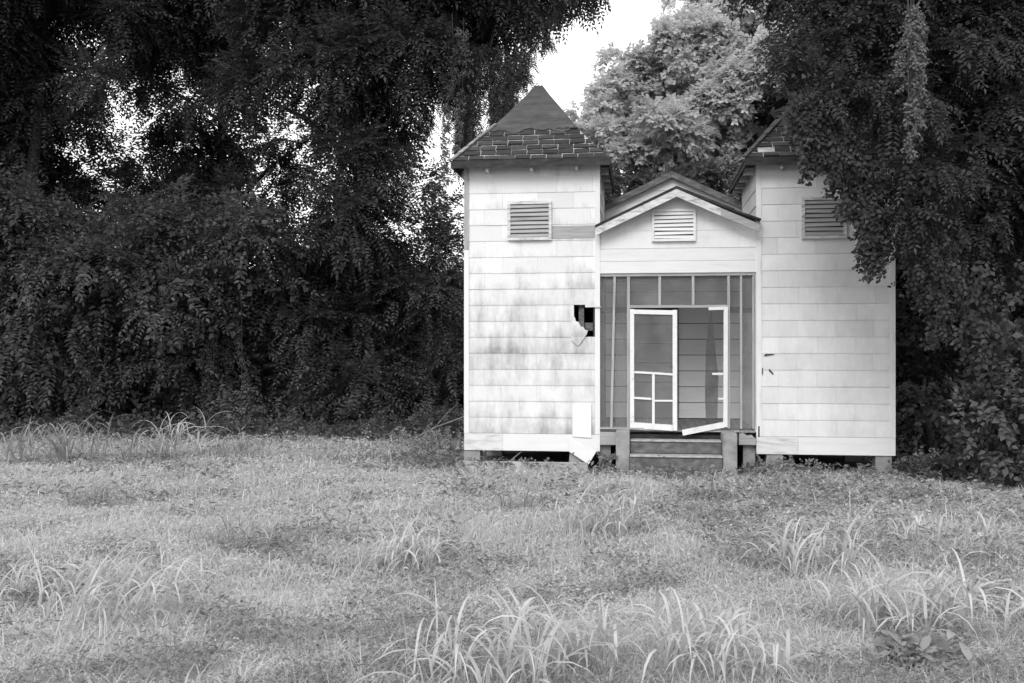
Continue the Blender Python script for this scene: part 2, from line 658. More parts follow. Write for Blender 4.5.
def louver(x0, x1, z0, z1, y, n, frame_mat, slat_mat, fw=.05, label=None):
    root_m = MB()
    d = .05
    root_m.box(x0 - fw, x0, y - d, y, z0 - fw, z1 + fw)
    root_m.box(x1, x1 + fw, y - d, y, z0 - fw, z1 + fw)
    root_m.box(x0, x1, y - d, y, z1, z1 + fw)
    root_m.box(x0, x1, y - d - .012, y, z0 - fw, z0)
    fr = root_m.build('louver_vent', frame_mat, house)
    bk = MB()
    bk.box(x0, x1, y - .012, y - .002, z0, z1)
    bk.build('backing', M['inside'], fr)
    sm = MB()
    st = (z1 - z0) / n
    for i in range(n):
        zc = z0 + st * (i + .5)
        j = random.uniform(-.006, .006)
        sm.hexa([(x0, y - .047, zc - st * .40 + j), (x1, y - .047, zc - st * .40 - j), (x1, y - .016, zc + st * .28 - j), (x0, y - .016, zc + st * .28 + j),
                 (x0, y - .047, zc - st * .20 + j), (x1, y - .047, zc - st * .20 - j), (x1, y - .016, zc + st * .46 - j), (x0, y - .016, zc + st * .46 + j)])
    sm.build('louver_slats', slat_mat, fr)
    return fr


def tower(x0, x1, y1, zb, zt, smat, seed, hole=None, name_side='left'):
    r = np.random.default_rng(seed)
    core = MB()
    th = .1
    if hole:
        a, b_, c, d = hole
        core.box(x0, a, 0, th, zb, zt)
        core.box(b_, x1, 0, th, zb, zt)
        core.box(a, b_, 0, th, zb, c)
        core.box(a, b_, 0, th, d, zt)
    else:
        core.box(x0, x1, 0, th, zb, zt)
    core.box(x0, x0 + th, th, y1, zb, zt)
    core.box(x1 - th, x1, th, y1, zb, zt)
    core.box(x0 + th, x1 - th, th, y1, .36, .42)
    core.box(x0 + th, x1 - th, y1 - th, y1, zb, zt)
    wall = core.build('tower_wall', M['inside'], house)
    sk = None
    if hole:
        a, b_, c, d = hole

        def sk(u0, u1, z0, z1):
            return u1 > a + .02 and u0 < b_ - .02 and z1 > c + .02 and z0 < d - .02
    front = MB()
    siding(front, lambda z: x0 + .06, lambda z: x1 - .06, zb + .30, zt, lambda u, o, z: (u, -o, z), r, skip=sk)
    if hole:      # pieces of the broken courses left beside the hole
        for zz in np.arange(zb + .30, zt, COURSE):
            if zz + COURSE > c + .02 and zz < d - .02:
                u0 = x0 + .06 + (math.floor((a - x0) / .62) * .62)
                front.hexa([(a - .62, -.0005, zz), (a - random.uniform(0, .05), -.0005, zz), (a - random.uniform(0, .05), -.017, zz), (a - .62, -.017, zz),
                            (a - .62, -.0005, zz + COURSE), (a - .01, -.0005, zz + COURSE), (a - .01, -.006, zz + COURSE), (a - .62, -.006, zz + COURSE)])
    front.build('siding', smat, wall)
    for sx in (0, 1):
        side = MB()
        siding(side, lambda z: .0, lambda z: y1, zb + .30, zt, (lambda u, o, z: (x1 + o, u, z)) if sx else (lambda u, o, z: (x0 - o, u, z)), r)
        side.build('side_siding', smat, wall)
    xm = x0 + .66
    for q in ((x0 - .022, xm, -.020, 0), (xm + .003, x1 + .022, -.024, 0), (x0 - .02, x0, .001, y1), (x1, x1 + .02, .001, y1)):
        sk2 = MB()
        sk2.box(*q, zb, zb + .295)
        sk2.build('skirt_board', M['skirtold'] if q[1] == xm else M['boardh'], wall)
    for (xa, xb) in ((x0 - .024, x0 + .062), (x1 - .062, x1 + .024)):
        c = MB()
        zs = 3.72 if (xa < x0 and seed == 1) else zb + .30
        if zs > 3:
            c.box(xa, xb, -.026, -.0005, zb + .297, zs - .004)
            c.build('corner_board', M['board'], wall)
            c = MB()
        c.box(xa, xb, -.026, -.0005, zs, zt)
        c.build('corner_board', M['woodv'] if zs > 3 else M['board'], wall)
    return wall


ZT = 5.2
hole = (1.93, 2.26, 2.20, 2.74)
twl = tower(.02, 2.35, 2.6, .21, ZT, M['siding'], 1, hole)
twr = tower(5.03, 7.24, 2.6, .21, ZT - .06, M['siding_clean'], 2)


def tower_roof(cx, cy, hx, hy, ze, za, seed):
    r = np.random.default_rng(seed)
    root = MB()
    # tar-papered pyramid, blunt at the tip, slightly bell-cast at the eaves
    e = [(cx - hx, cy - hy), (cx + hx, cy - hy), (cx + hx, cy + hy), (cx - hx, cy + hy)]
    kk, zk = .48, ze + (za - ze) * .46
    k = [(cx + (x - cx) * (1 - kk) * 1.0, cy + (y - cy) * (1 - kk)) for x, y in e]
    tpx = .05
    t_ = [(cx + (x - cx) * tpx, cy + (y - cy) * tpx) for x, y in e]
    def ring(q, z, n=8):
        out = []
        for i in range(4):
            a, b_ = np.array(q[i]), np.array(q[(i + 1) % 4])
            for u in np.linspace(0, 1, n, endpoint=False):
                p = a + (b_ - a) * u
                out.append((p[0] + r.normal(0, .004), p[1] + r.normal(0, .004), z + r.normal(0, .008)))
        return out
    n = 8
    rr = [ring(e, ze - .03), ring(e, ze)]
    for u in (.2, .4, .6, .8, 1):
        rr.append(ring([(a[0] + (b_[0] - a[0]) * u, a[1] + (b_[1] - a[1]) * u) for a, b_ in zip(e, k)], ze + (zk - ze) * u))
    for u in (.25, .5, .75, 1):
        rr.append(ring([(a[0] + (b_[0] - a[0]) * u, a[1] + (b_[1] - a[1]) * u) for a, b_ in zip(k, t_)], zk + (za - zk) * u))
    vs = [v for q in rr for v in q]
    m_ = 4 * n
    fs = [(i * m_ + j, i * m_ + (j + 1) % m_, (i + 1) * m_ + (j + 1) % m_, (i + 1) * m_ + j) for i in range(len(rr) - 1) for j in range(m_)]
    fs += [tuple(range(m_ - 1, -1, -1)), tuple(range((len(rr) - 1) * m_, len(rr) * m_))]
    root.add(vs, fs)
    roof = root.build('tower_roof', M['tar'], house)
    # front slope: bare deck band with the remaining dark shingle tabs
    fn = np.array([0, -(zk - ze), (hy * kk)])
    fn = fn / np.linalg.norm(fn)

    def sl(u, v, o):       # v 0..1 up the lower slope, u -1..1 across
        y = cy - hy * (1 - kk * v)
        z = ze + (zk - ze) * v
        x = cx + u * hx * (1 - kk * v)
        return np.array([x, y, z]) + fn * o
    dk = MB()
    dk.hexa([sl(-.985, .02, .004), sl(.97, .02, .004), sl(.97, .02, .012), sl(-.985, .02, .012),
             sl(-.97, .96, .004), sl(.95, .96, .004), sl(.95, .96, .012), sl(-.97, .96, .012)])
    dk.build('bare_deck', M['deck'], roof)
    sh = MB()
    rows = 7
    for i in range(rows):
        v0 = .0 + i * .137
        v1 = v0 + .119 + r.uniform(-.002, .002)
        hw_ = hx * (1 - kk * v0)
        wid = .27
        x = -hw_ + (wid * .5 if i % 2 else .03) - wid
        while x < hw_:
            ga, gb = r.uniform(.002, .010, 2)
            a, b_ = max(x + ga, -hw_ + .02), min(x + wid - gb, hw_ - .05)
            x += wid
            if b_ - a < .05 or r.uniform() < .015:
                continue
            j = r.normal(0, .0045, 4)
            q0, q1 = v0 + j[0] * 1.2, v0 + j[1] * 1.2
            w1 = hx * (1 - kk * v1)
            a2, b2 = max(a, -w1 + .01), min(b_, w1 - .02)
            lift = .018 + abs(r.normal(0, .012))
            sh.hexa([sl(a / hw_, q0, .013), sl(b_ / hw_, q1, .013), sl(b_ / hw_, q1, lift + .008), sl(a / hw_, q0, lift + .008),
                     sl(a2 / w1, v1 + j[2], .013), sl(b2 / w1, v1 + j[3], .013), sl(b2 / w1, v1 + j[3], .02), sl(a2 / w1, v1 + j[2], .02)])
    sh.build('shingle_tabs', M['shingle'], roof)
    # ragged lower edge of the tar paper lying over the top row
    tp = MB()
    us = np.linspace(-.99, .97, 26)
    low = [.80 + .05 * math.sin(u * 6.5 + 1.2) + .04 * math.sin(u * 13 + seed) + r.uniform(-.025, .025) for u in us]
    low[0] -= .12
    for i in range(len(us) - 1):
        tp.hexa([sl(us[i], low[i], .032), sl(us[i + 1], low[i + 1], .032), sl(us[i + 1], low[i + 1], .038), sl(us[i], low[i], .038),
                 sl(us[i], 1.04, .012), sl(us[i + 1], 1.04, .012), sl(us[i + 1], 1.04, .018), sl(us[i], 1.04, .018)])
    tp.build('tar_paper_edge', M['tar'], roof)
    # worn hip edge on the left
    hp = MB()
    prev = None
    for u0, u1 in ((0, .18), (.2, .37), (.39, .6), (.62, .8), (.82, 1.02)):
        a, b_ = sl(-1, u0, .02), sl(-1, u1, .02)
        a += np.array([-.01, 0, .012])
        b_ += np.array([-.01, 0, .012])
        hp.bar(a, b_, .11 + r.uniform(-.03, .02), .02)
    hp.build('hip_edge', M['tarlight'] if seed == 3 else M['tar'], roof)
    # fascia boards and soffit
    fa = MB()
    d = .025
    fa.box(cx - hx - .004, cx + hx + .004, cy - hy - .022, cy - hy - .004, ze - .12, ze + .012)
    fa.box(cx - hx + .01, cx + hx - .01, cy + hy - .012 - d, cy + hy - .012, ze - .12, ze - .034)
    fa.box(cx - hx + .01, cx - hx + .01 + d, cy - hy + .04, cy + hy - .04, ze - .12, ze - .034)
    fa.box(cx + hx - .01 - d, cx + hx - .01, cy - hy + .04, cy + hy - .04, ze - .12, ze - .034)
    fa.build('fascia', M['darkwood'], roof)
    for x in (cx - hx * .55, cx + .02, cx + hx * .58):
        rt = MB()
        rt.box(x - .022, x + .022, cy - hy + .05, cy - hy + .36, ze - .17, ze - .035)
        rt.build('rafter_tail', M['trim'], roof)
    for y in (cy - hy * .5, cy, cy + hy * .5, cy + hy * .85):
        for sg in (-1, 1):
            rt = MB()
            xa = cx + sg * hx
            rt.box(min(xa - sg * .05, xa - sg * .3), max(xa - sg * .05, xa - sg * .3), y - .022, y + .022, ze - .16, ze - .035)
            rt.build('rafter_tail', M['trim'], roof)
    return roof


tower_roof(1.19, 1.2, 1.37, 1.5, ZT + .02, 6.86, 3)
tower_roof(6.14, 1.2, 1.35, 1.5, ZT - .04, 6.8, 4)

louver(.82, 1.49, 3.92, 4.50, -.012, 8, M['trim'], M['wood'])
louver(5.80, 6.43, 3.88, 4.48, -.012, 8, M['trim'], M['wood'])
mb = MB()
mb.box(1.545, 2.285, -.024, -.018, 3.90, 4.115)
tag(mb.build('bare_board', M['wood'], house), 'bare unpainted board beside the vent')

# --- porch front: gable wall, frieze, posts
GX, GZ = 3.67, 4.62
gl = lambda z: 2.37 if z < 4.0 else 2.37 + (z - 4.0) * (GX - 2.37) / (GZ - 4.0)
gr = lambda z: 5.01 if z < 4.0 else 5.01 - (z - 4.0) * (5.01 - GX) / (GZ - 4.0)
mb = MB()
mb.prism([(2.36, 3.27), (5.02, 3.27), (5.02, 3.98), (GX, 4.6), (2.36, 3.98)], .012, .1)
gw = mb.build('porch_gable', M['board'], house)
mb = MB()
siding(mb, gl, gr, 3.71, 4.6, lambda u, o, z: (u, .011 - o, z), np.random.default_rng(5), course=.3, wid=1.2, thick=.012)
mb.build('siding', M['siding_clean'], gw)
mb = MB()
mb.box(2.37, 5.01, -.012, .011, 3.49, 3.70)
mb.build('frieze_board', M['boardh'], gw)
mb = MB()
mb.box(2.37, 5.01, -.016, .011, 3.285, 3.485)
mb.build('frieze_board', M['boardh'], gw)
louver(3.30, 3.96, 3.86, 4.33, -.002, 7, M['board'], M['boardh'], .04)


def barge(xa, za, xb, zb, y0, th, mat, parent, h=.13, name='barge_board'):
    mb = MB()
    mb.hexa([(xa, y0, za - h), (xb, y0, zb - h), (xb, y0 + th, zb - h), (xa, y0 + th, za - h),
             (xa, y0, za), (xb, y0, zb), (xb, y0 + th, zb), (xa, y0 + th, za)])
    return mb.build(name, mat, parent)


# porch roof slopes with thickness
def slope(xa, za, xb, zb, y0, y1, th, mat, name, parent):
    mb = MB()
    nseg = 8
    for i in range(nseg):
        u0, u1 = i / nseg, (i + 1) / nseg
        x0, z0, x1, z1 = xa + (xb - xa) * u0, za + (zb - za) * u0, xa + (xb - xa) * u1, za + (zb - za) * u1
        mb.hexa([(x0, y0, z0 - th), (x1, y0, z1 - th), (x1, y1, z1 - th), (x0, y1, z0 - th), (x0, y0, z0), (x1, y0, z1), (x1, y1, z1), (x0, y1, z0)])
    return mb.build(name, mat, parent)


pr = slope(2.30, 4.08, GX, 4.72, -.24, 2.58, .035, M['darkwood'], 'porch_roof', house)
slope(GX, 4.72, 4.62, 4.32, -.24, 2.58, .035, M['darkwood'], 'roof_slope', pr)
slope(4.62, 4.32, 5.06, 4.16, -.25, -.0, .03, M['darkwood'], 'warped_roof_edge', pr)
slope(4.62, 4.32, 5.02, 4.14, .0, 2.58, .03, M['darkwood'], 'roof_slope', pr)
barge(2.30, 4.04, GX, 4.68, -.262, .02, M['trim'], pr)
barge(GX, 4.68, 4.40, 4.345, -.262, .02, M['trim'], pr)
tag(barge(4.40, 4.345, 5.05, 4.06, -.258, .02, M['wood'], pr), 'bare weathered end of the barge board')
tag(barge(2.3, 4.092, GX, 4.732, -.268, .02, M['darkwood'], pr, .045, 'roof_edge'), 'dark roofing edge')
barge(GX, 4.732, 4.62, 4.332, -.268, .02, M['darkwood'], pr, .045, 'roof_edge')

# --- hall behind with its own gable
RXc, RZ = 3.67, 5.43
SLP = .47
mb = MB()
hl = 15.5
mb.prism([(.04, .3), (7.22, .3), (7.22, RZ - (7.22 - RXc) * SLP - .06), (RXc, RZ - .06), (.04, RZ - (RXc - .04) * SLP - .06)], 2.62, hl)
hall = mb.build('hall_wall', M['board'], house)
mb = MB()
siding(mb, lambda z: max(2.38, RXc - (RZ - .08 - z) / SLP), lambda z: min(5.0, RXc + (RZ - .08 - z) / SLP), 4.1, RZ - .1,
       lambda u, o, z: (u, 2.618 - o, z), np.random.default_rng(6), course=.2, wid=1.5)
mb.build('gable_siding', M['siding_clean'], hall)
mb = MB()
siding(mb, lambda z: 2.62, lambda z: hl, .5, 3.6, lambda u, o, z: (7.222 + o, u, z), np.random.default_rng(8))
mb.build('side_siding', M['siding'], hall)
mb = MB()
siding(mb, lambda z: 2.62, lambda z: hl, .5, 3.6, lambda u, o, z: (.038 - o, u, z), np.random.default_rng(9))
mb.build('side_siding', M['siding'], hall)
hr = slope(-.25, RZ - (RXc + .25) * SLP + .03, RXc, RZ + .03, 2.66, hl + .3, .05, M['tar'], 'hall_roof', house)
slope(RXc, RZ + .03, 7.6, RZ - (7.6 - RXc) * SLP + .03, 2.66, hl + .3, .05, M['tar'], 'roof_slope', hr)
slope(2.36, RZ - (RXc - 2.36) * SLP + .03, RXc, RZ + .03, 2.50, 2.659, .05, M['tar'], 'roof_overhang', hr)
slope(RXc, RZ + .03, 5.02, RZ - (5.02 - RXc) * SLP + .03, 2.50, 2.659, .05, M['tar'], 'roof_overhang', hr)
barge(2.37, RZ - (RXc - 2.37) * SLP + .02, RXc - .002, RZ + .02, 2.475, .02, M['greywood'], hr, .12)
barge(RXc + .002, RZ + .02, 5.01, RZ - (5.01 - RXc) * SLP + .02, 2.475, .02, M['greywood'], hr, .12)

# --- porch interior
mb = MB()
for i in range(19):
    x = 2.36 + i * .14
    mb.box(x + .003, x + .137, .0, 2.6, .565 + random.uniform(-.004, .004), .60 + random.uniform(-.004, .004))
pf = mb.build('porch_floor', M['floor'], house)
mb = MB()
mb.box(2.36, 5.02, .11, 2.6, 3.30, 3.33)
mb.build('porch_ceiling', M['wood'], house)
mb = MB()
mb.box(2.36, 5.02, 2.57, 2.6, .6, 3.3)
bwl = mb.build('porch_back_wall', M['inside'], house)
mb = MB()
for i in range(9):
    z0 = .62 + i * .31
    mb.hexa([(2.38, 2.535, z0), (5.0, 2.535, z0), (5.0, 2.569, z0), (2.38, 2.569, z0),
             (2.38, 2.552, min(z0 + .296, 3.29)), (5.0, 2.552, min(z0 + .296, 3.29)), (5.0, 2.569, min(z0 + .296, 3.29)), (2.38, 2.569, min(z0 + .296, 3.29))])
mb.build('boards', M['porchwall'], bwl)
# inner door on the left part of the back wall
mb = MB()
mb.box(2.95, 3.74, 2.50, 2.545, .62, 2.72)
idr = mb.build('inner_door', M['porchdoor'], house)
for zz in (.95, 1.32, 1.70, 2.08, 2.46):
    mb = MB()
    mb.box(3.0, 3.69, 2.494, 2.4995, zz - .008, zz + .008)
    mb.build('door_groove', M['darkwood'], idr)
mb = MB()
mb.box(3.745, 3.80, 2.48, 2.545, .62, 2.78)
mb.box(2.89, 2.945, 2.48, 2.545, .62, 2.78)
mb.box(2.945, 3.745, 2.48, 2.545, 2.725, 2.78)
mb.build('door_frame', M['darkwood'], idr)
mb = MB()
mb.tube([(3.66, 2.494, 1.62), (3.66, 2.46, 1.62), (3.66, 2.43, 1.62)], [.018, .03, .02], 10)
mb.build('door_knob', M['darkwood'], idr, smooth=True)

# --- porch sill beam and rotten edge
mb = MB()
mb.box(2.36, 2.66, -.015, .05, .33, .555)
sb0 = mb.build('sill_beam', M['wood'], house)
mb = MB()
mb.box(4.72, 5.0, -.012, .05, .36, .47)
mb.prism([(4.72, .475), (4.98, .475), (4.93, .53), (4.86, .515), (4.80, .555), (4.72, .55)], -.012, .05)
sb = mb.build('sill_beam', M['wood'], house)
mb = MB()
mb.box(2.66, 4.72, .012, .05, .36, .52)
mb.build('sill_face', M['darkwood'], sb)
mb = MB()
mb.box(2.37, 3.42, -.05, .2, .603, .628)
mb.prism([(2.9, .605), (3.45, .58), (3.5, .60), (3.36, .636), (2.9, .634)], -.08, -.052)
mb.box(3.9, 4.72, -.05, .05, .575, .60)
mb.build('broken_threshold', M['wood'], sb)

# --- screen posts and screens
def post(x0, x1, z0, z1, y=.02, d=.05, mat='woodv', name='screen_post', dx=0):
    mb = MB()
    mb.hexa([(x0 + dx, y, z0), (x1 + dx, y, z0), (x1 + dx, y + d, z0), (x0 + dx, y + d, z0), (x0, y, z1), (x1, y, z1), (x1, y + d, z1), (x0, y + d, z1)])
    return mb.build(name, M[mat], house)


post(2.605, 2.645, .63, 3.23, dx=-.06)
post(2.835, 2.885, .63, 3.23)
post(3.37, 3.415, 2.735, 3.23)
post(3.935, 3.98, 2.735, 3.23)
post(4.53, 4.575, .63, 3.23)
post(4.74, 4.778, .63, 3.23)
post(4.945, 4.975, .63, 3.23)
post(4.98, 5.02, .58, 3.23, -.02, .05)
mb = MB()
mb.box(2.365, 5.015, .01, .08, 3.232, 3.278)
mb.build('screen_rail', M['wood'], house)
mb = MB()
mb.box(2.886, 4.529, .015, .075, 2.688, 2.733)
mb.build('screen_rail', M['wood'], house)
mb = MB()
mb.box(2.365, 2.83, .08, .105, 2.60, 2.69)
tag(mb.build('screen_rail', M['darkwood'], house), 'dark rail behind the side screens')
mb = MB()
mb.box(4.58, 5.02, .08, .105, 2.60, 2.69)
tag(mb.build('screen_rail', M['darkwood'], house), 'dark rail behind the side screens')
for (x0, x1, z0, z1) in ((2.37, 2.60, .63, 3.23), (2.65, 2.833, .63, 3.23), (2.887, 3.368, 2.735, 3.23), (3.417, 3.933, 2.735, 3.23),
                         (3.982, 4.528, 2.735, 3.23), (4.577, 4.738, .63, 3.23), (4.78, 4.943, .63, 3.23)):
    n, mm = 7, MB()
    vs, fs = [], []
    for i in range(n):
        for j in range(n):
            vs.append((x0 - .02 + (x1 - x0 + .04) * i / (n - 1), .0745 + random.uniform(-.003, .003), z0 + (z1 - z0) * j / (n - 1)))
    fs = [(i * n + j, (i + 1) * n + j, (i + 1) * n + j + 1, i * n + j + 1) for i in range(n - 1) for j in range(n - 1)]
    mm.add(vs, fs)
    mm.build('insect_screen', M['screen'], house, fix=False)

# --- left screen door (a little open) and the wrecked right one
ld = empty('screen_door', (2.89, -.025, 0), math.radians(-9))
ld.parent = house
tag(ld, 'left screen door standing slightly open')
LW, DT = .80, .035


def dbar(root, a, b_, w, name, mat='doorwhite', d=DT):
    mb = MB()
    mb.bar(a, b_, w, d, up=(0, 1, 0)) if False else None
    a, b_ = np.array(a, float), np.array(b_, float)
    x = (b_ - a) / np.linalg.norm(b_ - a)
    nrm = np.array([-x[2], 0, x[0]])
    ps = []
    for q in (a, b_):
        for sy, sz in ((-1, -1), (1, -1), (1, 1), (-1, 1)):
            ps.append(q + np.array([0, 1, 0]) * sy * d / 2 + nrm * sz * w / 2)
    mb.hexa(ps)
    return mb.build(name, M[mat], root)


dbar(ld, (.035, 0, .625), (.035, 0, 2.665), .07, 'stile')
dbar(ld, (LW - .035, 0, .60), (LW - .035, 0, 2.645), .075, 'stile')
dbar(ld, (.0705, 0, 2.62), (LW - .073, 0, 2.60), .075, 'rail')
dbar(ld, (.0705, 0, .675), (LW - .073, 0, .645), .10, 'rail')
dbar(ld, (.0705, 0, 1.585), (LW * .5, -.0, 1.57), .035, 'rail', d=.025)
dbar(ld, (LW * .5 + .001, 0, 1.57), (LW - .073, 0, 1.55), .035, 'rail', d=.025)
dbar(ld, (.0705, -.003, 1.145), (LW * .46, -.003, 1.13), .035, 'rail', d=.022)
dbar(ld, (LW * .53, -.003, 1.10), (LW - .073, -.003, 1.105), .03, 'rail', d=.022)
dbar(ld, (LW * .5, -.004, .70), (LW * .5, -.004, 1.55), .045, 'muntin', d=.022)
mb = MB()
mb.add([(.06, .012, .7), (LW - .06, .012, .7), (LW - .06, .012, 2.6), (.06, .012, 2.6)], [(0, 1, 2, 3)])
mb.build('screen', M['screen'], ld, fix=False)

rd = empty('screen_door', (4.53, -.03, 0), math.radians(5))
rd.parent = house
tag(rd, 'right screen door with most of its frame broken away')
dbar(rd, (-.04, 0, .66), (-.03, 0, 2.70), .07, 'stile')
dbar(rd, (-.32, 0, 2.665), (-.066, 0, 2.672), .05, 'rail')
dbar(rd, (-.26, 0, 1.56), (-.0755, 0, 1.56), .035, 'rail', d=.025)
dbar(rd, (-.16, 0, 1.14), (-.0755, 0, 1.14), .03, 'rail', d=.025)
tag(dbar(rd, (-.77, -.05, .565), (-.066, -.005, .70), .095, 'rail'), 'loose bottom rail hanging aslant')
mb = MB()   # torn flap of screen, folded
P = [(-.30, -.0, 2.62), (-.26, .03, 2.62), (-.37, -.01, 1.95), (-.20, .08, 2.05), (-.38, 0, 1.2), (-.14, .09, 1.5), (-.36, .02, .64), (-.16, .12, .62)]
mb.add(P, [(0, 2, 3, 1), (2, 4, 5, 3), (4, 6, 7, 5)])
tag(mb.build('screen', M['tornscreen'], rd, fix=False), 'torn dark strip of insect screen')

# --- broken bits of the left tower
mb = MB()
mb.prism([(1.88, 2.14), (1.99, 2.03), (2.04, 2.08), (2.15, 2.24), (2.165, 2.30), (2.12, 2.31), (2.08, 2.37), (2.05, 2.36), (2.0, 2.45), (1.96, 2.46), (1.94, 2.53), (1.88, 2.55)], -.035, -.022)
mb.prism([(2.12, 2.70), (2.40, 2.70), (2.36, 2.735), (2.26, 2.75), (2.12, 2.745)], -.06, -.045)
tag(mb.build('broken_siding', M['siding'], house), 'broken shingles hanging at the dark hole')
mb = MB()
mb.box(2.0, 2.09, .104, .19, 2.0, 3.0)
tag(mb.build('wall_stud', M['greywood'], house), 'bare stud showing in the dark hole')
mb = MB()
mb.box(1.8, 2.24, .192, .21, 2.3, 2.44)
mb.build('lath', M['greywood'], house)
mb = MB()
mb.prism([(1.90, .47), (2.225, .45), (2.225, 1.05), (1.90, 1.02)], -.048, -.034)
tag(mb.build('loose_panel', M['cleanwhite'], house), 'clean white patch panel')
mb = MB()
mb.hexa([(1.84, -.05, .21), (2.18, -.11, .0), (2.18, -.095, .0), (1.84, -.035, .21), (1.84, -.05, .46), (2.33, -.11, .25), (2.33, -.095, .25), (1.84, -.035, .46)])
tag(mb.build('loose_panel', M['board'], house), 'skirt board torn loose and hanging to the ground')
mb = MB()
for q in (([(5.13, 1.86), (5.3, 1.89), (5.31, 1.905), (5.15, 1.895)]), ([(5.10, 1.55), (5.115, 1.55), (5.115, 1.66), (5.10, 1.67)]),
          ([(5.21, 1.62), (5.28, 1.55), (5.29, 1.57), (5.22, 1.65)]), ([(5.035, .50), (5.06, .50), (5.06, .68), (5.035, .68)])):
    mb = MB()
    mb.prism(q, -.028, -.0265)
    mb.build('crack', M['inside'], house)

# --- piers
def pier(x, y, w, d, zt, taper=1.0):
    mb = MB()
    zb = -.5
    a, b_ = w / 2 * taper, w / 2
    mb.hexa([(x - a, y - d / 2 * taper, zb), (x + a, y - d / 2 * taper, zb), (x + a, y + d / 2 * taper, zb), (x - a, y + d / 2 * taper, zb),
             (x - b_, y - d / 2, zt), (x + b_, y - d / 2, zt), (x + b_, y + d / 2, zt), (x - b_, y + d / 2, zt)])
    return mb.build('pier', M['concrete'], house)


for a in ((.13, .16, .28, .3, .205, 1.1), (1.98, .16, .26, .3, .205, 1.4), (5.31, .16, .26, .3, .205, 1.35), (7.08, .16, .26, .3, .205, 1.0),
          (.2, 2.4, .3, .3, .205, 1), (2.2, 2.4, .3, .3, .205, 1), (5.2, 2.4, .3, .3, .205, 1), (7.05, 2.4, .3, .3, .205, 1),
          (.2, 8, .3, .3, .295, 1), (7.05, 8, .3, .3, .295, 1), (3.6, 8, .3, .3, .295, 1), (.2, 15, .3, .3, .295, 1), (7.05, 15, .3, .3, .295, 1), (2.45, .2, .2, .2, .33, 1), (4.9, .2, .2, .2, .35, 1)):
    pier(*a)

# --- front steps: a thing of its own
steps = empty('front_steps', hw(3.68, -.35, 0), -T_H)
tag(steps, 'short flight of grey steps between two stubby posts before the porch', 'steps')


def step_box(name, mat, x0, x1, y0, y1, z0, z1, label=None):
    mb = MB()
    mb.box(x0 - 3.68, x1 - 3.68, y0 + .35, y1 + .35, z0, z1)
    o = mb.build(name, M[mat], steps)
    m_ = o.modifiers.new('bevel', 'BEVEL')
    m_.width = .012
    m_.segments = 2
    return tag(o, label)


step_box('cheek_post', 'concrete', 2.655, 2.885, -.42, -.055, -.45, .61)
step_box('cheek_post', 'concrete', 4.41, 4.635, -.62, -.055, -.45, .60)
step_box('riser', 'stepwood', 2.89, 4.405, -.58, -.545, -.45, .185)
step_box('tread', 'treadwood', 2.89, 4.405, -.61, -.30, .19, .222)
step_box('riser', 'stepwood', 2.89, 4.405, -.30, -.27, .226, .415)
step_box('tread', 'treadwood', 2.89, 4.405, -.325, -.02, .42, .448)
step_box('kick_board', 'treadwood', 2.89, 4.405, -.66, -.615, -.3, -.03)

# ------------------------------------------------------------------ vegetation: forest on the left
def mk(L, Y, sp, seed):
    return px_lobes(L, Y, sp, np.random.default_rng(seed))


A = [(352, 395, 42), (350, 335, 42), (352, 280, 46), (358, 232, 44), (345, 178, 44), (368, 130, 46), (335, 80, 46), (405, 62, 50), (452, 30, 40),
     (488, 18, 38), (300, 30, 48), (362, 15, 65), (425, 5, 60), (520, 2, 34), (480, -40, 55), (556, -8, 30), (590, -14, 18), (250, 90, 34),
     (420, -70, 55), (330, -60, 50), (510, -85, 45), (260, -35, 48)]
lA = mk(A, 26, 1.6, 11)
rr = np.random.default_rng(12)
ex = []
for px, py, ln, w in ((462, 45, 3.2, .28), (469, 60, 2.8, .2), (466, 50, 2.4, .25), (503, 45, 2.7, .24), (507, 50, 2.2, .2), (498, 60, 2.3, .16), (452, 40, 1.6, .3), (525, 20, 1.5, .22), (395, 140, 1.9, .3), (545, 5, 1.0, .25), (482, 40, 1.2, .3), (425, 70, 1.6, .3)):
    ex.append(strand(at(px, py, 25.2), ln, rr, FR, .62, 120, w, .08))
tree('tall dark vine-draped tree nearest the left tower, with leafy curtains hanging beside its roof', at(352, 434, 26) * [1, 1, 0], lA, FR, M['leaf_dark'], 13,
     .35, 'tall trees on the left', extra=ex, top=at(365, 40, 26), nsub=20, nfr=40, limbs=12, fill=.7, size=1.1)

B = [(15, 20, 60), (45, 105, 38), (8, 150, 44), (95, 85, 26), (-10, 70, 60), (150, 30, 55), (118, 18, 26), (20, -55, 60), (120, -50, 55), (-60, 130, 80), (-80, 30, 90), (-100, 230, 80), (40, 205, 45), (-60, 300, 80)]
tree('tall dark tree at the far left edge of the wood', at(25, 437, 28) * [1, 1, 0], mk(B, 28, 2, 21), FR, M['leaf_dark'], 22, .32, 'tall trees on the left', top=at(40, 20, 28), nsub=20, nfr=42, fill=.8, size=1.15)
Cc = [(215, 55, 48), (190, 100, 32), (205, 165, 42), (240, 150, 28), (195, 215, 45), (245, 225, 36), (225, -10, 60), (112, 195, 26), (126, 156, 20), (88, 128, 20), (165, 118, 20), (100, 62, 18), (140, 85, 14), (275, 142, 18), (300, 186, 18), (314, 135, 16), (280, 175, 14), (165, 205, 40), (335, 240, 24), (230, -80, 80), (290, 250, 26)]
tree('tall thin-crowned tree standing between the two biggest trees on the left', at(222, 433, 31) * [1, 1, 0], mk(Cc, 31, 1.5, 31), FR, M['leaf_dark'], 32, .28, 'tall trees on the left', top=at(225, 40, 31), nsub=17, nfr=40, fill=.6, size=1.2)


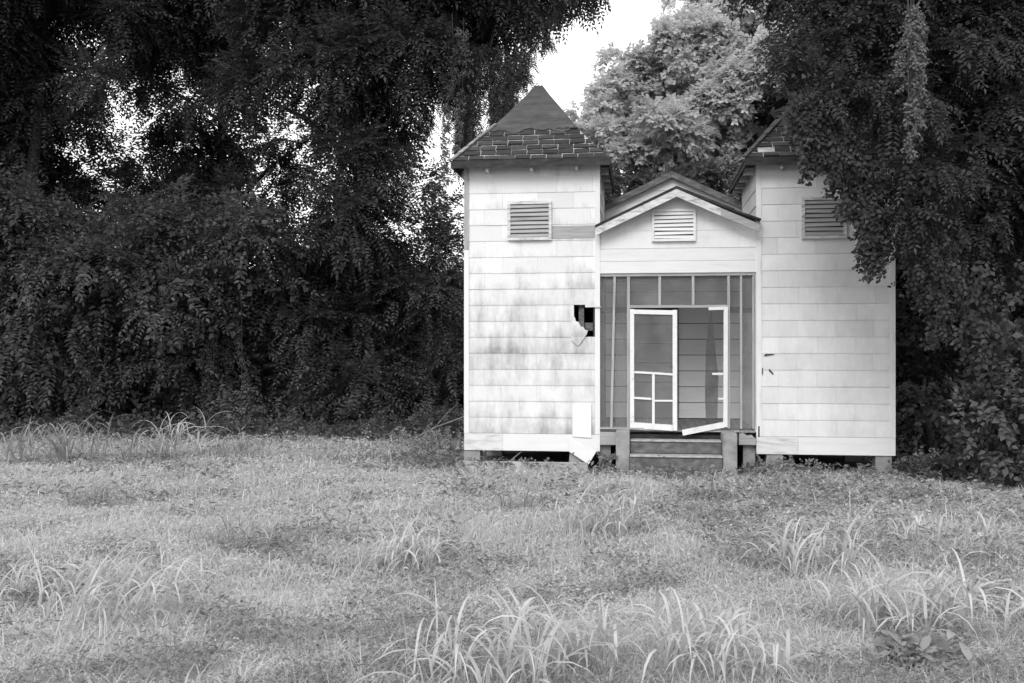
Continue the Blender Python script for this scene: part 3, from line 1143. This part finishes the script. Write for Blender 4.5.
def shrub(label, L, Y, sp, seed, temps, mat, basepx, cat='shrub', name='shrub', strands=(), **kw):
    r = np.random.default_rng(seed)
    ex = [strand(at(px, py, Y - sp * .6), ln, r, temps, .7, 40, w, .12) for px, py, ln, w in strands]
    b_ = at(basepx, 400, Y)
    return tree(label, (b_[0], b_[1], 0), mk(L, Y, sp, seed), temps, mat, seed + 1, .09, None, name, cat, 6, extra=ex, **kw)


D_ = [(45, 255, 66), (15, 325, 75), (105, 300, 58), (55, 385, 60), (115, 390, 45), (-10, 240, 60), (5, 400, 50), (-70, 330, 80), (-80, 410, 60)]
shrub('big vine-smothered thicket at the left edge of the field', D_, 24.3, .9, 41, FR + SP, M['leaf_mid'], 50, strands=((85, 300, 2.4, .25), (60, 290, 2.5, .3), (95, 330, 2, .2), (20, 300, 2, .3)), nsub=15, nfr=36, droop=.6, subr=(.34, .52), fill=.15, size=1.1)
E_ = [(190, 238, 48), (240, 262, 50), (175, 320, 52), (240, 340, 48), (290, 300, 42), (200, 395, 48), (262, 400, 42), (150, 240, 36), (150, 360, 40)]
shrub('broad vine-covered thicket with drooping sprays between two tall trees', E_, 25, .9, 43, SP + FR, M['leaf_mid'], 215, strands=((190, 330, 2, .25), (215, 320, 2.4, .2), (225, 310, 2, .2), (150, 290, 2, .3)), nsub=15, nfr=36, droop=.6, subr=(.34, .52), fill=.15, size=1.1)
F_ = [(446, 224, 16), (440, 242, 26), (455, 262, 24), (430, 255, 36), (425, 312, 42), (440, 368, 42), (398, 385, 34), (415, 415, 30), (434, 208, 18), (448, 300, 36), (470, 390, 40), (430, 182, 10)]
shrub('upright leafy small tree close beside the left tower', F_, 25.6, .8, 45, FR, M['leaf_mid'], 430, 'small tree', 'small_tree', nsub=16, nfr=32)
G_ = [(305, 365, 40), (315, 412, 34), (285, 420, 28), (335, 425, 24), (372, 418, 28), (300, 330, 26)]
shrub('low feathery sapling at the foot of the tallest left tree', G_, 25, .6, 47, FR, M['leaf_mid'], 315, 'sapling', 'sapling', nsub=16, nfr=32)
shrub('low dark bush under the trees at the left field edge', [(130, 430, 24), (165, 428, 22), (230, 428, 20), (190, 432, 18)], 24.4, .4, 49, SP, M['leaf_dark'], 180, 'bush', 'bush', nsub=14)

hanging_vine('thin single vine strand hanging in front of the left thicket', at(241, 300, 24.0), 2.3, 51, SP, M['leaf_mid'], .45, 1, 40, .05, .02)
hanging_vine('short ragged vine tuft hanging low in the left thicket', at(208, 335, 23.9), 1.7, 52, SP, M['leaf_mid'], .5, 3, 30, .06, .2)
hanging_vine('long leafy vine hanging from the top of the left tree toward the tower roof', at(458, 30, 24.6), 3.6, 53, SP, M['vine_pale'], .5, 3, 36, .09, .2)
hanging_vine('long pale leafy vine hanging from the top of the right tree', at(911, 8, 13.2), 1.75, 54, SP, M['vine_pale'], .45, 3, 48, .045, .06)

# deep wood behind everything (one dark mass nobody could count)
def woods(lo, hi, ylo, yhi, n, ztop, seed):
    r = np.random.default_rng(seed)
    x = r.uniform(lo, hi, n)
    y = r.uniform(ylo, yhi, n)
    zt = ztop(x)
    z = r.uniform(0, 1, n) ** .9 * zt
    P = np.stack([x, y, z], 1)
    D = r.normal(0, 1, (n, 3)) - UP * .3
    return place(SPBIG[0], P, D, UP + r.normal(0, .5, (n, 3)), r.uniform(1, 1.7, n))


w1 = woods(-26, 0, 33, 40, 9000, lambda x: 4.6 + .8 * np.sin(x * .9) + .5 * np.sin(x * 2.3), 61)
w2 = woods(-1, 13, 38, 44, 5000, lambda x: 6 + .8 * np.sin(x * .9), 62)
w3 = woods(7.6, 26, 22, 32, 9000, lambda x: 9 + .8 * np.sin(x * .9), 63)
V, F = join([w1, w2, w3])
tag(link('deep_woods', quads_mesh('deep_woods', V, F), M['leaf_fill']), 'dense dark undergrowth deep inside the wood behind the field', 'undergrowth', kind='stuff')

# background trees behind the roofs
H_ = [(596, 122, 22), (622, 140, 30), (640, 112, 42), (690, 70, 48), (740, 110, 46), (668, 150, 42), (608, 100, 28), (760, 65, 42), (715, 150, 44), (598, 150, 28), (770, 150, 40), (640, 175, 40), (720, 190, 40), (630, 75, 26), (800, 120, 50), (840, 80, 60), (590, 185, 26)]
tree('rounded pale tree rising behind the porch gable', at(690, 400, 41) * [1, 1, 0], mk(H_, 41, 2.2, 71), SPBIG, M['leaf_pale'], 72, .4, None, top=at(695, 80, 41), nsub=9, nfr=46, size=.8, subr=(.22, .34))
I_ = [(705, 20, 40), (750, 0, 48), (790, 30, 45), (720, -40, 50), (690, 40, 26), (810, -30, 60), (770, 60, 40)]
tree('very pale tree top farthest behind the building, haze painted into its leaves', at(755, 400, 56) * [1, 1, 0], mk(I_, 56, 2.5, 73), SPBIG, M['leaf_pale2'], 74, .45, None, top=at(755, 20, 56), nsub=9, nfr=26, size=.9, subr=(.2, .34))
J_ = [(600, 195, 20), (640, 205, 24), (690, 190, 26), (735, 185, 24), (770, 195, 26), (585, 160, 16), (660, 200, 24)]
tree('dark leafy tree just behind the hall roof', at(680, 380, 36) * [1, 1, 0], mk(J_, 36, 1, 75), SPBIG, M['leaf_behind'], 76, .25, None, nsub=12, nfr=34, size=.7)

# big tree on the right whose boughs hang over the right tower
K_ = [(840, 58, 40, -.8), (826, 98, 22, -1.2), (884, 116, 34, -1), (918, 176, 30, -1.2), (908, 214, 14, -1.3), (905, 100, 62, -.6), (960, 60, 75, 0), (1010, 135, 70, 0),
     (940, 178, 44, -1), (985, 220, 58, 0), (1045, 40, 80, .5), (872, 20, 55, -.5), (805, 22, 32, -.5), (788, 62, 16, -1), (778, -5, 26, 0), (935, -40, 80, 0), (850, -50, 60, 0), (1060, 230, 70, .5), (945, 238, 28, .2), (1020, -60, 90, 0), (770, -60, 50, 0), (1100, 130, 90, .5)]
lK = px_lobes(K_, 15.2, .8, np.random.default_rng(81))
rr = np.random.default_rng(82)
ex = []
for px, py, ln, w in ((878, 200, .85, .1), (872, 236, .4, .05), (872, 175, .9, .1), (866, 150, 1.0, .1), (852, 130, .7, .1), (828, 110, .75, .1), (803, 95, .6, .07), (808, 120, .7, .05), (838, 120, .9, .08), (887, 205, .6, .1), (880, 170, .6, .1), (928, 225, 1.0, .14), (940, 230, 1.5, .3), (980, 260, 1.4, .3), (853, 140, 1.0, .15)):
    ex.append(strand(at(px, py, 14.1), ln, rr, SP, .72, 90, w, .05))
tree('huge dark vine-hung tree on the right, its boughs drooping over the right tower', at(985, 470, 18.3) * [1, 1, 0], lK, SP[:1] + FR, M['leaf_dark'], 83, .4, None,
     top=at(985, 20, 16.5), extra=ex, nsub=30, nfr=40, size=.66, fill=.5, limbs=14, droop=.55)
L_ = [(925, 300, 36), (918, 350, 32), (1000, 310, 48), (955, 370, 42), (1040, 340, 50), (912, 400, 26), (950, 260, 40), (1080, 300, 60)]
shrub('dark understory tree in the deep shade right of the building', L_, 19, .8, 85, SP, M['leaf_dark'], 950, 'small tree', 'small_tree', nsub=16, nfr=34)
Kb = [(1003, 372, 26), (1024, 345, 24), (1000, 415, 34), (988, 448, 22), (1035, 400, 42), (1045, 450, 42), (1080, 380, 60), (1015, 455, 26)]
shrub('rounded leafy bush at the right edge of the field', Kb, 14.6, .35, 87, SP, M['leaf_behind'], 1010, 'bush', 'bush', nsub=26, nfr=46, size=.8)
Lb = [(912, 435, 26), (938, 445, 24), (962, 450, 24), (925, 405, 22), (900, 450, 16)]
shrub('low weedy bush beside the right corner of the building', Lb, 17.2, .35, 89, SP, M['leaf_mid'], 930, 'bush', 'bush', nsub=18, nfr=30, size=.8)

# ------------------------------------------------------------------ meadow: grass and low weeds (stuff)
def sample(n, r, ymin=5.2, ymax=30, half=.78, p=1.0):
    v = r.uniform(1 / ymax, 1 / ymin, n)
    y = 1 / v
    x = r.uniform(-half, half, n) * y
    return x, y


def pn(x, y, s, ph):        # cheap patchiness, 0..1
    return .5 + .25 * (np.sin(x * s + ph + 1.7 * np.sin(y * s * .7 + ph)) + np.sin(y * s * 1.3 - ph + 1.4 * np.sin(x * s * .8)))


def outside_house(x, y):
    dx, dy = x - HO[0], y - HO[1]
    u = dx * RX[0] + dy * RX[1]
    v = dx * DX[0] + dy * DX[1]
    under = (u > -.05) & (u < 7.3) & (v > .25) & (v < 16)
    st = (u > 2.6) & (u < 4.7) & (v > -.72) & (v < .3)
    strip = (u > -.1) & (u < 2.3) & (v > -.85) & (v < -.3)
    return ~(under | st | strip)


def blades(n, r, h0, h1, wpx, seed):
    x, y = sample(n, r)
    ok = outside_house(x, y)
    x, y = x[ok], y[ok]
    n = len(x)
    pat = pn(x, y, 1.1, 1.0) * .6 + pn(x, y, 3.3, 2.0) * .4
    h = (h0 + (h1 - h0) * pat ** 1.6) * r.uniform(.5, 1.3, n)
    w = np.maximum(.0035, wpx / FPX * y) * r.uniform(.7, 1.2, n)
    a = r.uniform(0, 2 * np.pi, n)
    lean = r.uniform(.3, 1.3, n) * h
    dx, dy = np.cos(a), np.sin(a)
    b_ = np.stack([x, y, gz(x, y) - .01], 1)
    d = np.stack([dx, dy, 0 * x], 1)
    s = np.stack([-dy, dx, 0 * x], 1) * w[:, None] / 2
    m1 = b_ + d * (lean * .35)[:, None] + UP * (h * .7)[:, None]
    tp = b_ + d * lean[:, None] + UP * (h * r.uniform(.6, 1.05, n))[:, None]
    V = np.stack([b_ - s, b_ + s, m1 + s * .8, m1 - s * .8, tp + s * .15, tp - s * .15], 1).reshape(-1, 3)
    T = np.array([[0, 1, 2, 3], [3, 2, 4, 5]])
    F = (T[None] + (np.arange(n) * 6)[:, None, None]).reshape(-1, 4)
    return V, F


def small_leaves(n, r, hmax, lpx, ph, thr=0.0, lmin=.012):
    x, y = sample(n, r)
    pat = pn(x, y, 1.4, ph) * .5 + pn(x, y, 4.1, ph + 1) * .5
    ok = outside_house(x, y) & (pat + (.22 * np.clip(x / 3 - .2, -.4, 1) * np.clip((y - 8) / 4, -.3, 1) if thr > .3 else 0) > thr)
    x, y, pat = x[ok], y[ok], pat[ok]
    n = len(x)
    lump = pn(x, y, 8.0, ph + 2) * .5 + pn(x + 3.3, y, 17.0, ph) * .5
    z = gz(x, y) + r.uniform(.1, 1, n) * hmax * (.35 + pat) * (.25 + 1.5 * lump ** 1.5)
    L = np.maximum(lmin, lpx / FPX * y) * r.uniform(.7, 1.4, n)
    P = np.stack([x, y, z], 1)
    a = r.uniform(0, 2 * np.pi, n)
    D = np.stack([np.cos(a), np.sin(a), r.normal(.1, .45, n)], 1)
    T = (np.array(leaf((0, 0, 0), (1, 0, 0), (0, 0, 1), 1, .42)), np.array([[0, 1, 2, 3]]))
    return place(T, P, D, UP + r.normal(0, .45, (n, 3)), L)


r = np.random.default_rng(101)
V, F = blades(330000, r, .06, .17, .75, 1)
tag(link('grass', quads_mesh('grass', V, F), M['grass']), 'ragged pale meadow grass covering the whole field', 'grass', kind='stuff')
V, F = small_leaves(380000, r, .12, 4.0, .5, .0)
tag(link('low_weeds', quads_mesh('low_weeds', V, F), M['weed']), 'small leafy ground weeds growing through the meadow grass', 'weeds', kind='stuff')
V, F = small_leaves(120000, r, .24, 6.5, 3.3, .60)
tag(link('leafy_weeds', quads_mesh('leafy_weeds', V, F), M['weeddark']), 'darker knee-low leafy weeds in patches across the field', 'weeds', kind='stuff')


# rank weeds along the wood edge and round the foot of the building
def rank(pts, r, hmax, size):
    P = np.array(pts)
    n = len(P)
    P = np.stack([P[:, 0], P[:, 1], gz(P[:, 0], P[:, 1]) + r.uniform(0, 1, n) ** 1.3 * P[:, 2]], 1)
    D = r.normal(0, .8, (n, 3)) + UP * .5
    parts = []
    w = r.integers(0, 3, n)
    for i in range(3):
        q = w == i
        parts.append(place(SP[i], P[q], D[q], UP + r.normal(0, .4, (int(q.sum()), 3)), size * r.uniform(.6, 1.2, int(q.sum()))))
    return join(parts)


n = 9000
x = r.uniform(-20, -1.2, n)
hh = np.clip(.15 + .55 * pn(x, x * .3, 1.3, 2) * pn(x, x, 3.7, 1) * 2, .05, .8)
y = 23.6 - np.abs(r.normal(0, .9, n))
k1 = np.stack([x, y, hh * np.exp(-(23.6 - y) * .6)], 1)
n = 3500
x = r.uniform(6.4, 13, n)
y = 16.3 - .25 * (x - 6.4) - np.abs(r.normal(0, .6, n)) + .4
k2 = np.stack([x, y, .45 * pn(x, y, 1.7, 1)], 1)
V, F = join([rank(k1, r, 1, .55), rank(k2, r, 1, .5)])
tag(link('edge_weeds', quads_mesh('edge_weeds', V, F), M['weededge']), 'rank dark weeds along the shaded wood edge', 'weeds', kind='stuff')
pts = []
for u0, v0, sp, hgt, m_ in ((2.5, -.4, .14, .30, 120), (5.5, -.4, .3, .22, 120), (4.9, -.35, .2, .18, 80), (6.4, -.4, .5, .12, 90), (.2, -.5, .4, .2, 110), (-.4, .1, .35, .5, 220), (-.7, .8, .5, .6, 260), (1.2, -.3, .6, .14, 120), (7.5, -.1, .3, .4, 160), (3.6, -.85, .7, .14, 160)):
    for i in range(m_):
        p = hw(u0 + r.normal(0, sp), v0 + r.normal(0, sp * .45), 0)
        uu, vv = (p - HO) @ RX, (p - HO) @ DX
        if not (uu < 7.4 and uu > -.12 and vv > -.2) and not (1.8 < uu < 2.4) and not (2.6 < uu < 4.7 and vv > -.75):
            pts.append((p[0], p[1], hgt))
V, F = rank(pts, r, 1, .42)
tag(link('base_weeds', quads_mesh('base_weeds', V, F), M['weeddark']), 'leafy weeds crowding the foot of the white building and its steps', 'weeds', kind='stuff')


# longer arching blades scattered over the meadow in drifts
def arching(n, r, h0, h1, thr):
    x, y = sample(n, r)
    pat = pn(x, y, .9, 4.0) * .55 + pn(x, y, 2.7, 5.0) * .45
    ok = outside_house(x, y) & (pat > thr + r.normal(0, .08, n))
    x, y = x[ok], y[ok]
    n = len(x)
    L = r.uniform(h0, h1, n)
    w = np.maximum(.007, .95 / FPX * y) * r.uniform(.7, 1.3, n)
    a = r.uniform(0, 2 * np.pi, n)
    d = np.stack([np.cos(a), np.sin(a), 0 * a], 1)
    s = np.stack([-np.sin(a), np.cos(a), 0 * a], 1) * w[:, None] / 2
    p = np.stack([x, y, gz(x, y) - .01], 1)
    th, curl = r.uniform(.1, .7, n), r.uniform(1.0, 2.8, n)
    K = 6
    rows = []
    for k in range(K):
        u = k / (K - 1)
        f = (1 - u ** 2.2) * .95 + .05
        rows += [p - s * f, p + s * f]
        ang = th + curl * u ** 1.1
        p = p + (d * np.sin(ang)[:, None] + UP * np.cos(ang)[:, None]) * (L / (K - 1))[:, None]
    V = np.stack(rows, 1).reshape(-1, 3)
    T = np.array([[2 * k, 2 * k + 1, 2 * k + 3, 2 * k + 2] for k in range(K - 1)])
    return V, (T[None] + (np.arange(n) * 2 * K)[:, None, None]).reshape(-1, 4)


V, F = arching(60000, r, .14, .36, .5)
tag(link('long_grass', quads_mesh('long_grass', V, F), M['grass']), 'drifts of longer arching grass blades across the field', 'grass', kind='stuff')

# ------------------------------------------------------------------ countable clumps of tall grass
def clump(label, px, py, hgt, wid, nb, seed, mat='tallgrass', bend=(0, 0), bw_=.021, cat='grass clump', name='grass_clump'):
    r = np.random.default_rng(seed)
    Yd = FPX * EYE / (py - HY)
    b0 = at(px, py, Yd)
    b0[2] = float(gz(b0[0], b0[1]))
    vs, fs = [], []

    def ribbon(p, d, L, th, curl, w, tw, K=8):
        side = np.cross(UP, d)
        side = side * math.cos(tw) + UP * math.sin(tw) * .6
        k0 = len(vs)
        p = np.array(p, float)
        for k in range(K):
            u = k / (K - 1)
            ww = w * min(1, .55 + 2.2 * u) * (1 - u ** 2.4) + .0015
            vs.append(p - side * ww / 2)
            vs.append(p + side * ww / 2)
            ang = th + curl * u ** 1.15
            p = p + (d * math.sin(ang) + UP * math.cos(ang)) * L / (K - 1)
            p[2] = max(p[2], .012)
        for k in range(K - 1):
            q = k0 + 2 * k
            fs.append((q, q + 1, q + 3, q + 2))

    # upright tillers, each with a few leaves that arch away from the stem
    for i in range(max(6, int(nb / 3.2))):
        a = r.uniform(0, 2 * np.pi)
        rad = wid * .42 * math.sqrt(r.uniform())
        b1 = np.array([rad * math.cos(a), rad * math.sin(a) * .8, -.02])
        lean = np.array([math.cos(a), math.sin(a), 0]) * r.uniform(.0, .35) + np.array([bend[0], bend[1], 0]) * .5 + r.normal(0, .12, 3) * [1, 1, 0]
        hs = hgt * r.uniform(.35, .85)
        tip = b1 + lean * hs + UP * hs * .9
        sd = norm(np.cross(UP, lean + np.array([1e-3, 0, 0])))
        k0 = len(vs)
        for u in (0, .5, 1):
            q = b1 + (tip - b1) * u
            vs.append(q - sd * .004)
            vs.append(q + sd * .004)
        fs.append((k0, k0 + 1, k0 + 3, k0 + 2))
        fs.append((k0 + 2, k0 + 3, k0 + 5, k0 + 4))
        a2 = r.uniform(0, 2 * np.pi)
        nl = r.integers(3, 7)
        for q in range(nl):
            u = .05 + .93 * (q + r.uniform(0, .6)) / nl
            a2 += math.pi + r.normal(0, .7)
            d = np.array([math.cos(a2) + bend[0] * .9, math.sin(a2) + bend[1], 0])
            d = d / np.linalg.norm(d)
            L = hgt * r.uniform(.6, 1.4) * (1.1 - .3 * u)
            curl = r.uniform(1.7, 3.1) if r.uniform() < .93 else r.uniform(.8, 1.4)
            ribbon(b1 + (tip - b1) * u, d, L, r.uniform(.1, .6), curl, bw_ * r.uniform(.55, 1.35), r.normal(0, .4))
    me = quads_mesh(name, np.array(vs), np.array(fs))
    me.polygons.foreach_set('use_smooth', np.ones(len(me.polygons), bool))
    o = link(name, me, M[mat])
    o.location = b0
    return tag(o, label, cat, 'tall grass clumps in the field')


clump('largest arching grass clump, at the bottom centre of the field', 490, 694, .60, .9, 85, 201)
clump('arching grass clump just right of the largest bottom one', 590, 672, .48, .7, 50, 202)
clump('wide-bladed grass clump in the foreground below the right tower', 705, 672, .48, .8, 60, 203)
clump('pale drooping grass clump cut by the bottom edge, right of centre', 745, 692, .42, .5, 55, 204)
clump('lone rounded grass clump in the middle of the field left of the building', 405, 567, .46, .75, 90, 205, bw_=.021)
clump('long grass clump combed flat toward the right in the left foreground', 95, 622, .62, 1.0, 70, 206, bend=(1.2, .1), bw_=.02)
clump('loose grass clump at the left edge of the foreground', 25, 600, .42, 1.0, 60, 207, bw_=.016)
clump('drooping grass clump in the mid field before the right tower', 812, 575, .54, .9, 100, 208)
clump('tall spreading grass clump in the right foreground', 915, 640, .58, .9, 95, 209)
clump('smaller grass clump overlapping the left side of the tall right foreground one', 868, 622, .42, .5, 45, 210)
clump('grass clump at the right edge of the field', 1010, 565, .5, .7, 55, 211)
clump('small grass clump on the line between steps and foreground', 600, 535, .48, .8, 75, 212, bw_=.022)
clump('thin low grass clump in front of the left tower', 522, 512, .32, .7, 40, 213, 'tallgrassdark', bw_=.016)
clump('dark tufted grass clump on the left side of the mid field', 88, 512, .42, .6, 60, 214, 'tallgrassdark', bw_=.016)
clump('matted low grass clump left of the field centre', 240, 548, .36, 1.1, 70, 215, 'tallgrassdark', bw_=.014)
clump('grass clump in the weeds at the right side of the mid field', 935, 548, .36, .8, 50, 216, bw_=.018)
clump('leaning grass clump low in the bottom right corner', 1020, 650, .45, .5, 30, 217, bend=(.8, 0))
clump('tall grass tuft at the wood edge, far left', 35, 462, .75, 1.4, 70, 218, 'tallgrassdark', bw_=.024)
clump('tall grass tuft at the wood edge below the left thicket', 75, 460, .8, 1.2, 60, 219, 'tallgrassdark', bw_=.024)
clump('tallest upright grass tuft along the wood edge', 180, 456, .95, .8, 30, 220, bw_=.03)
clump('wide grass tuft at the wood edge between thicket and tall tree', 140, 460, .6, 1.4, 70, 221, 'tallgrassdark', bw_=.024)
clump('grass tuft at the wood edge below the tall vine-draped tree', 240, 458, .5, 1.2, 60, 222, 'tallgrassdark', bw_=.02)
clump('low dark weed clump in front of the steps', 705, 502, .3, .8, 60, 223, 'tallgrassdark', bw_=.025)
clump('grass clump in the left foreground behind the combed-flat one', 150, 592, .36, 1.0, 60, 224, bw_=.014)
clump('thin grass clump between the two foreground bottom clumps and the steps', 570, 523, .34, .5, 35, 225, bw_=.016)

# broad-leaved weed at the bottom right
r = np.random.default_rng(231)
b0 = at(912, 680, FPX * EYE / (680 - HY))
b0[2] = float(gz(b0[0], b0[1]))
parts = []
n = 110
P = np.stack([r.normal(0, .15, n), r.normal(0, .09, n), r.uniform(.03, .2, n)], 1)
a = r.uniform(0, 6.28, n)
D = np.stack([np.cos(a), np.sin(a), r.uniform(.2, 1.1, n)], 1)
lf = [np.array([0, 0, 0]), np.array([.3, .22, .05]), np.array([.7, .2, .04]), np.array([1, 0, -.08]), np.array([.7, -.2, .04]), np.array([.3, -.22, .05])]
T = (np.array(lf), np.array([[0, 1, 2, 5], [5, 2, 3, 4]]))
V, F = place(T, P, D, UP + r.normal(0, .3, (n, 3)), r.uniform(.09, .17, n))
o = link('broadleaf_weed', quads_mesh('broadleaf_weed', V, F), M['tallgrassdark'])
o.location = b0
tag(o, 'low weed with broad pale leaves at the bottom right of the field', 'weed')

# ------------------------------------------------------------------ small things on the ground
mb = MB()
p0 = hw(-.05, -.5, .03)
for i in range(14):
    x0 = i * .16
    mb.hexa([(x0, -.06 + random.uniform(-.02, .02), -.1), (x0 + .158, -.06, -.1), (x0 + .158, .08, -.1), (x0, .08, -.1),
             (x0, -.05 + random.uniform(-.02, .02), .035 + random.uniform(-.01, .01)), (x0 + .158, -.05, .035), (x0 + .158, .07, .04), (x0, .07, .04)])
fs_ = mb.build('footing_strip', M['wood'])
fs_.location = p0
fs_.rotation_euler = (0, 0, -T_H)
tag(fs_, 'low pale strip lying in the grass along the front of the left tower', 'footing')

mb = MB()
mb.add([(0, 0, .0), (.12, .02, .02), (.13, .1, .09), (.01, .09, .11), (.05, .05, .16), (.16, .06, .14)], [(0, 1, 2, 3), (3, 2, 5, 4), (0, 3, 4), (1, 5, 2)])
o = mb.build('litter', M['paperlitter'], fix=False)
lp = at(347, 436, 22.4)
o.location = (lp[0], lp[1], float(gz(lp[0], lp[1])) + .05)
o.scale = (.7, .7, .5)
tag(o, 'small crumpled white scrap of litter at the wood edge', 'litter')

mb = MB()
q = [(0, 0, .05), (.5, .02, .32), (1.0, .1, .5), (1.4, .12, .66), (1.75, .1, .62)]
mb.tube(q, [.022, .018, .013, .009, .004], 6)
mb.tube([q[1], (.75, -.1, .62), (1.0, -.12, .85)], [.012, .008, .003], 5)
mb.tube([q[2], (1.3, .2, .36), (1.6, .22, .3)], [.009, .006, .003], 5)
o = mb.build('dead_branch', M['twig'], fix=False)
bp = at(412, 438, 21.5)
o.location = (bp[0], bp[1], float(gz(bp[0], bp[1])))
tag(o, 'bare dead branch leaning out of the weeds left of the left tower', 'branch')
mb = MB()
mb.tube([(0, 0, 0), (.25, .1, .2), (.48, .12, .26)], [.014, .01, .005], 5)
o = mb.build('dead_stick', M['twig'], fix=False)
p = hw(.78, -.1, 0)
o.location = p
tag(o, 'short dead stick poking out from under the left tower', 'stick')
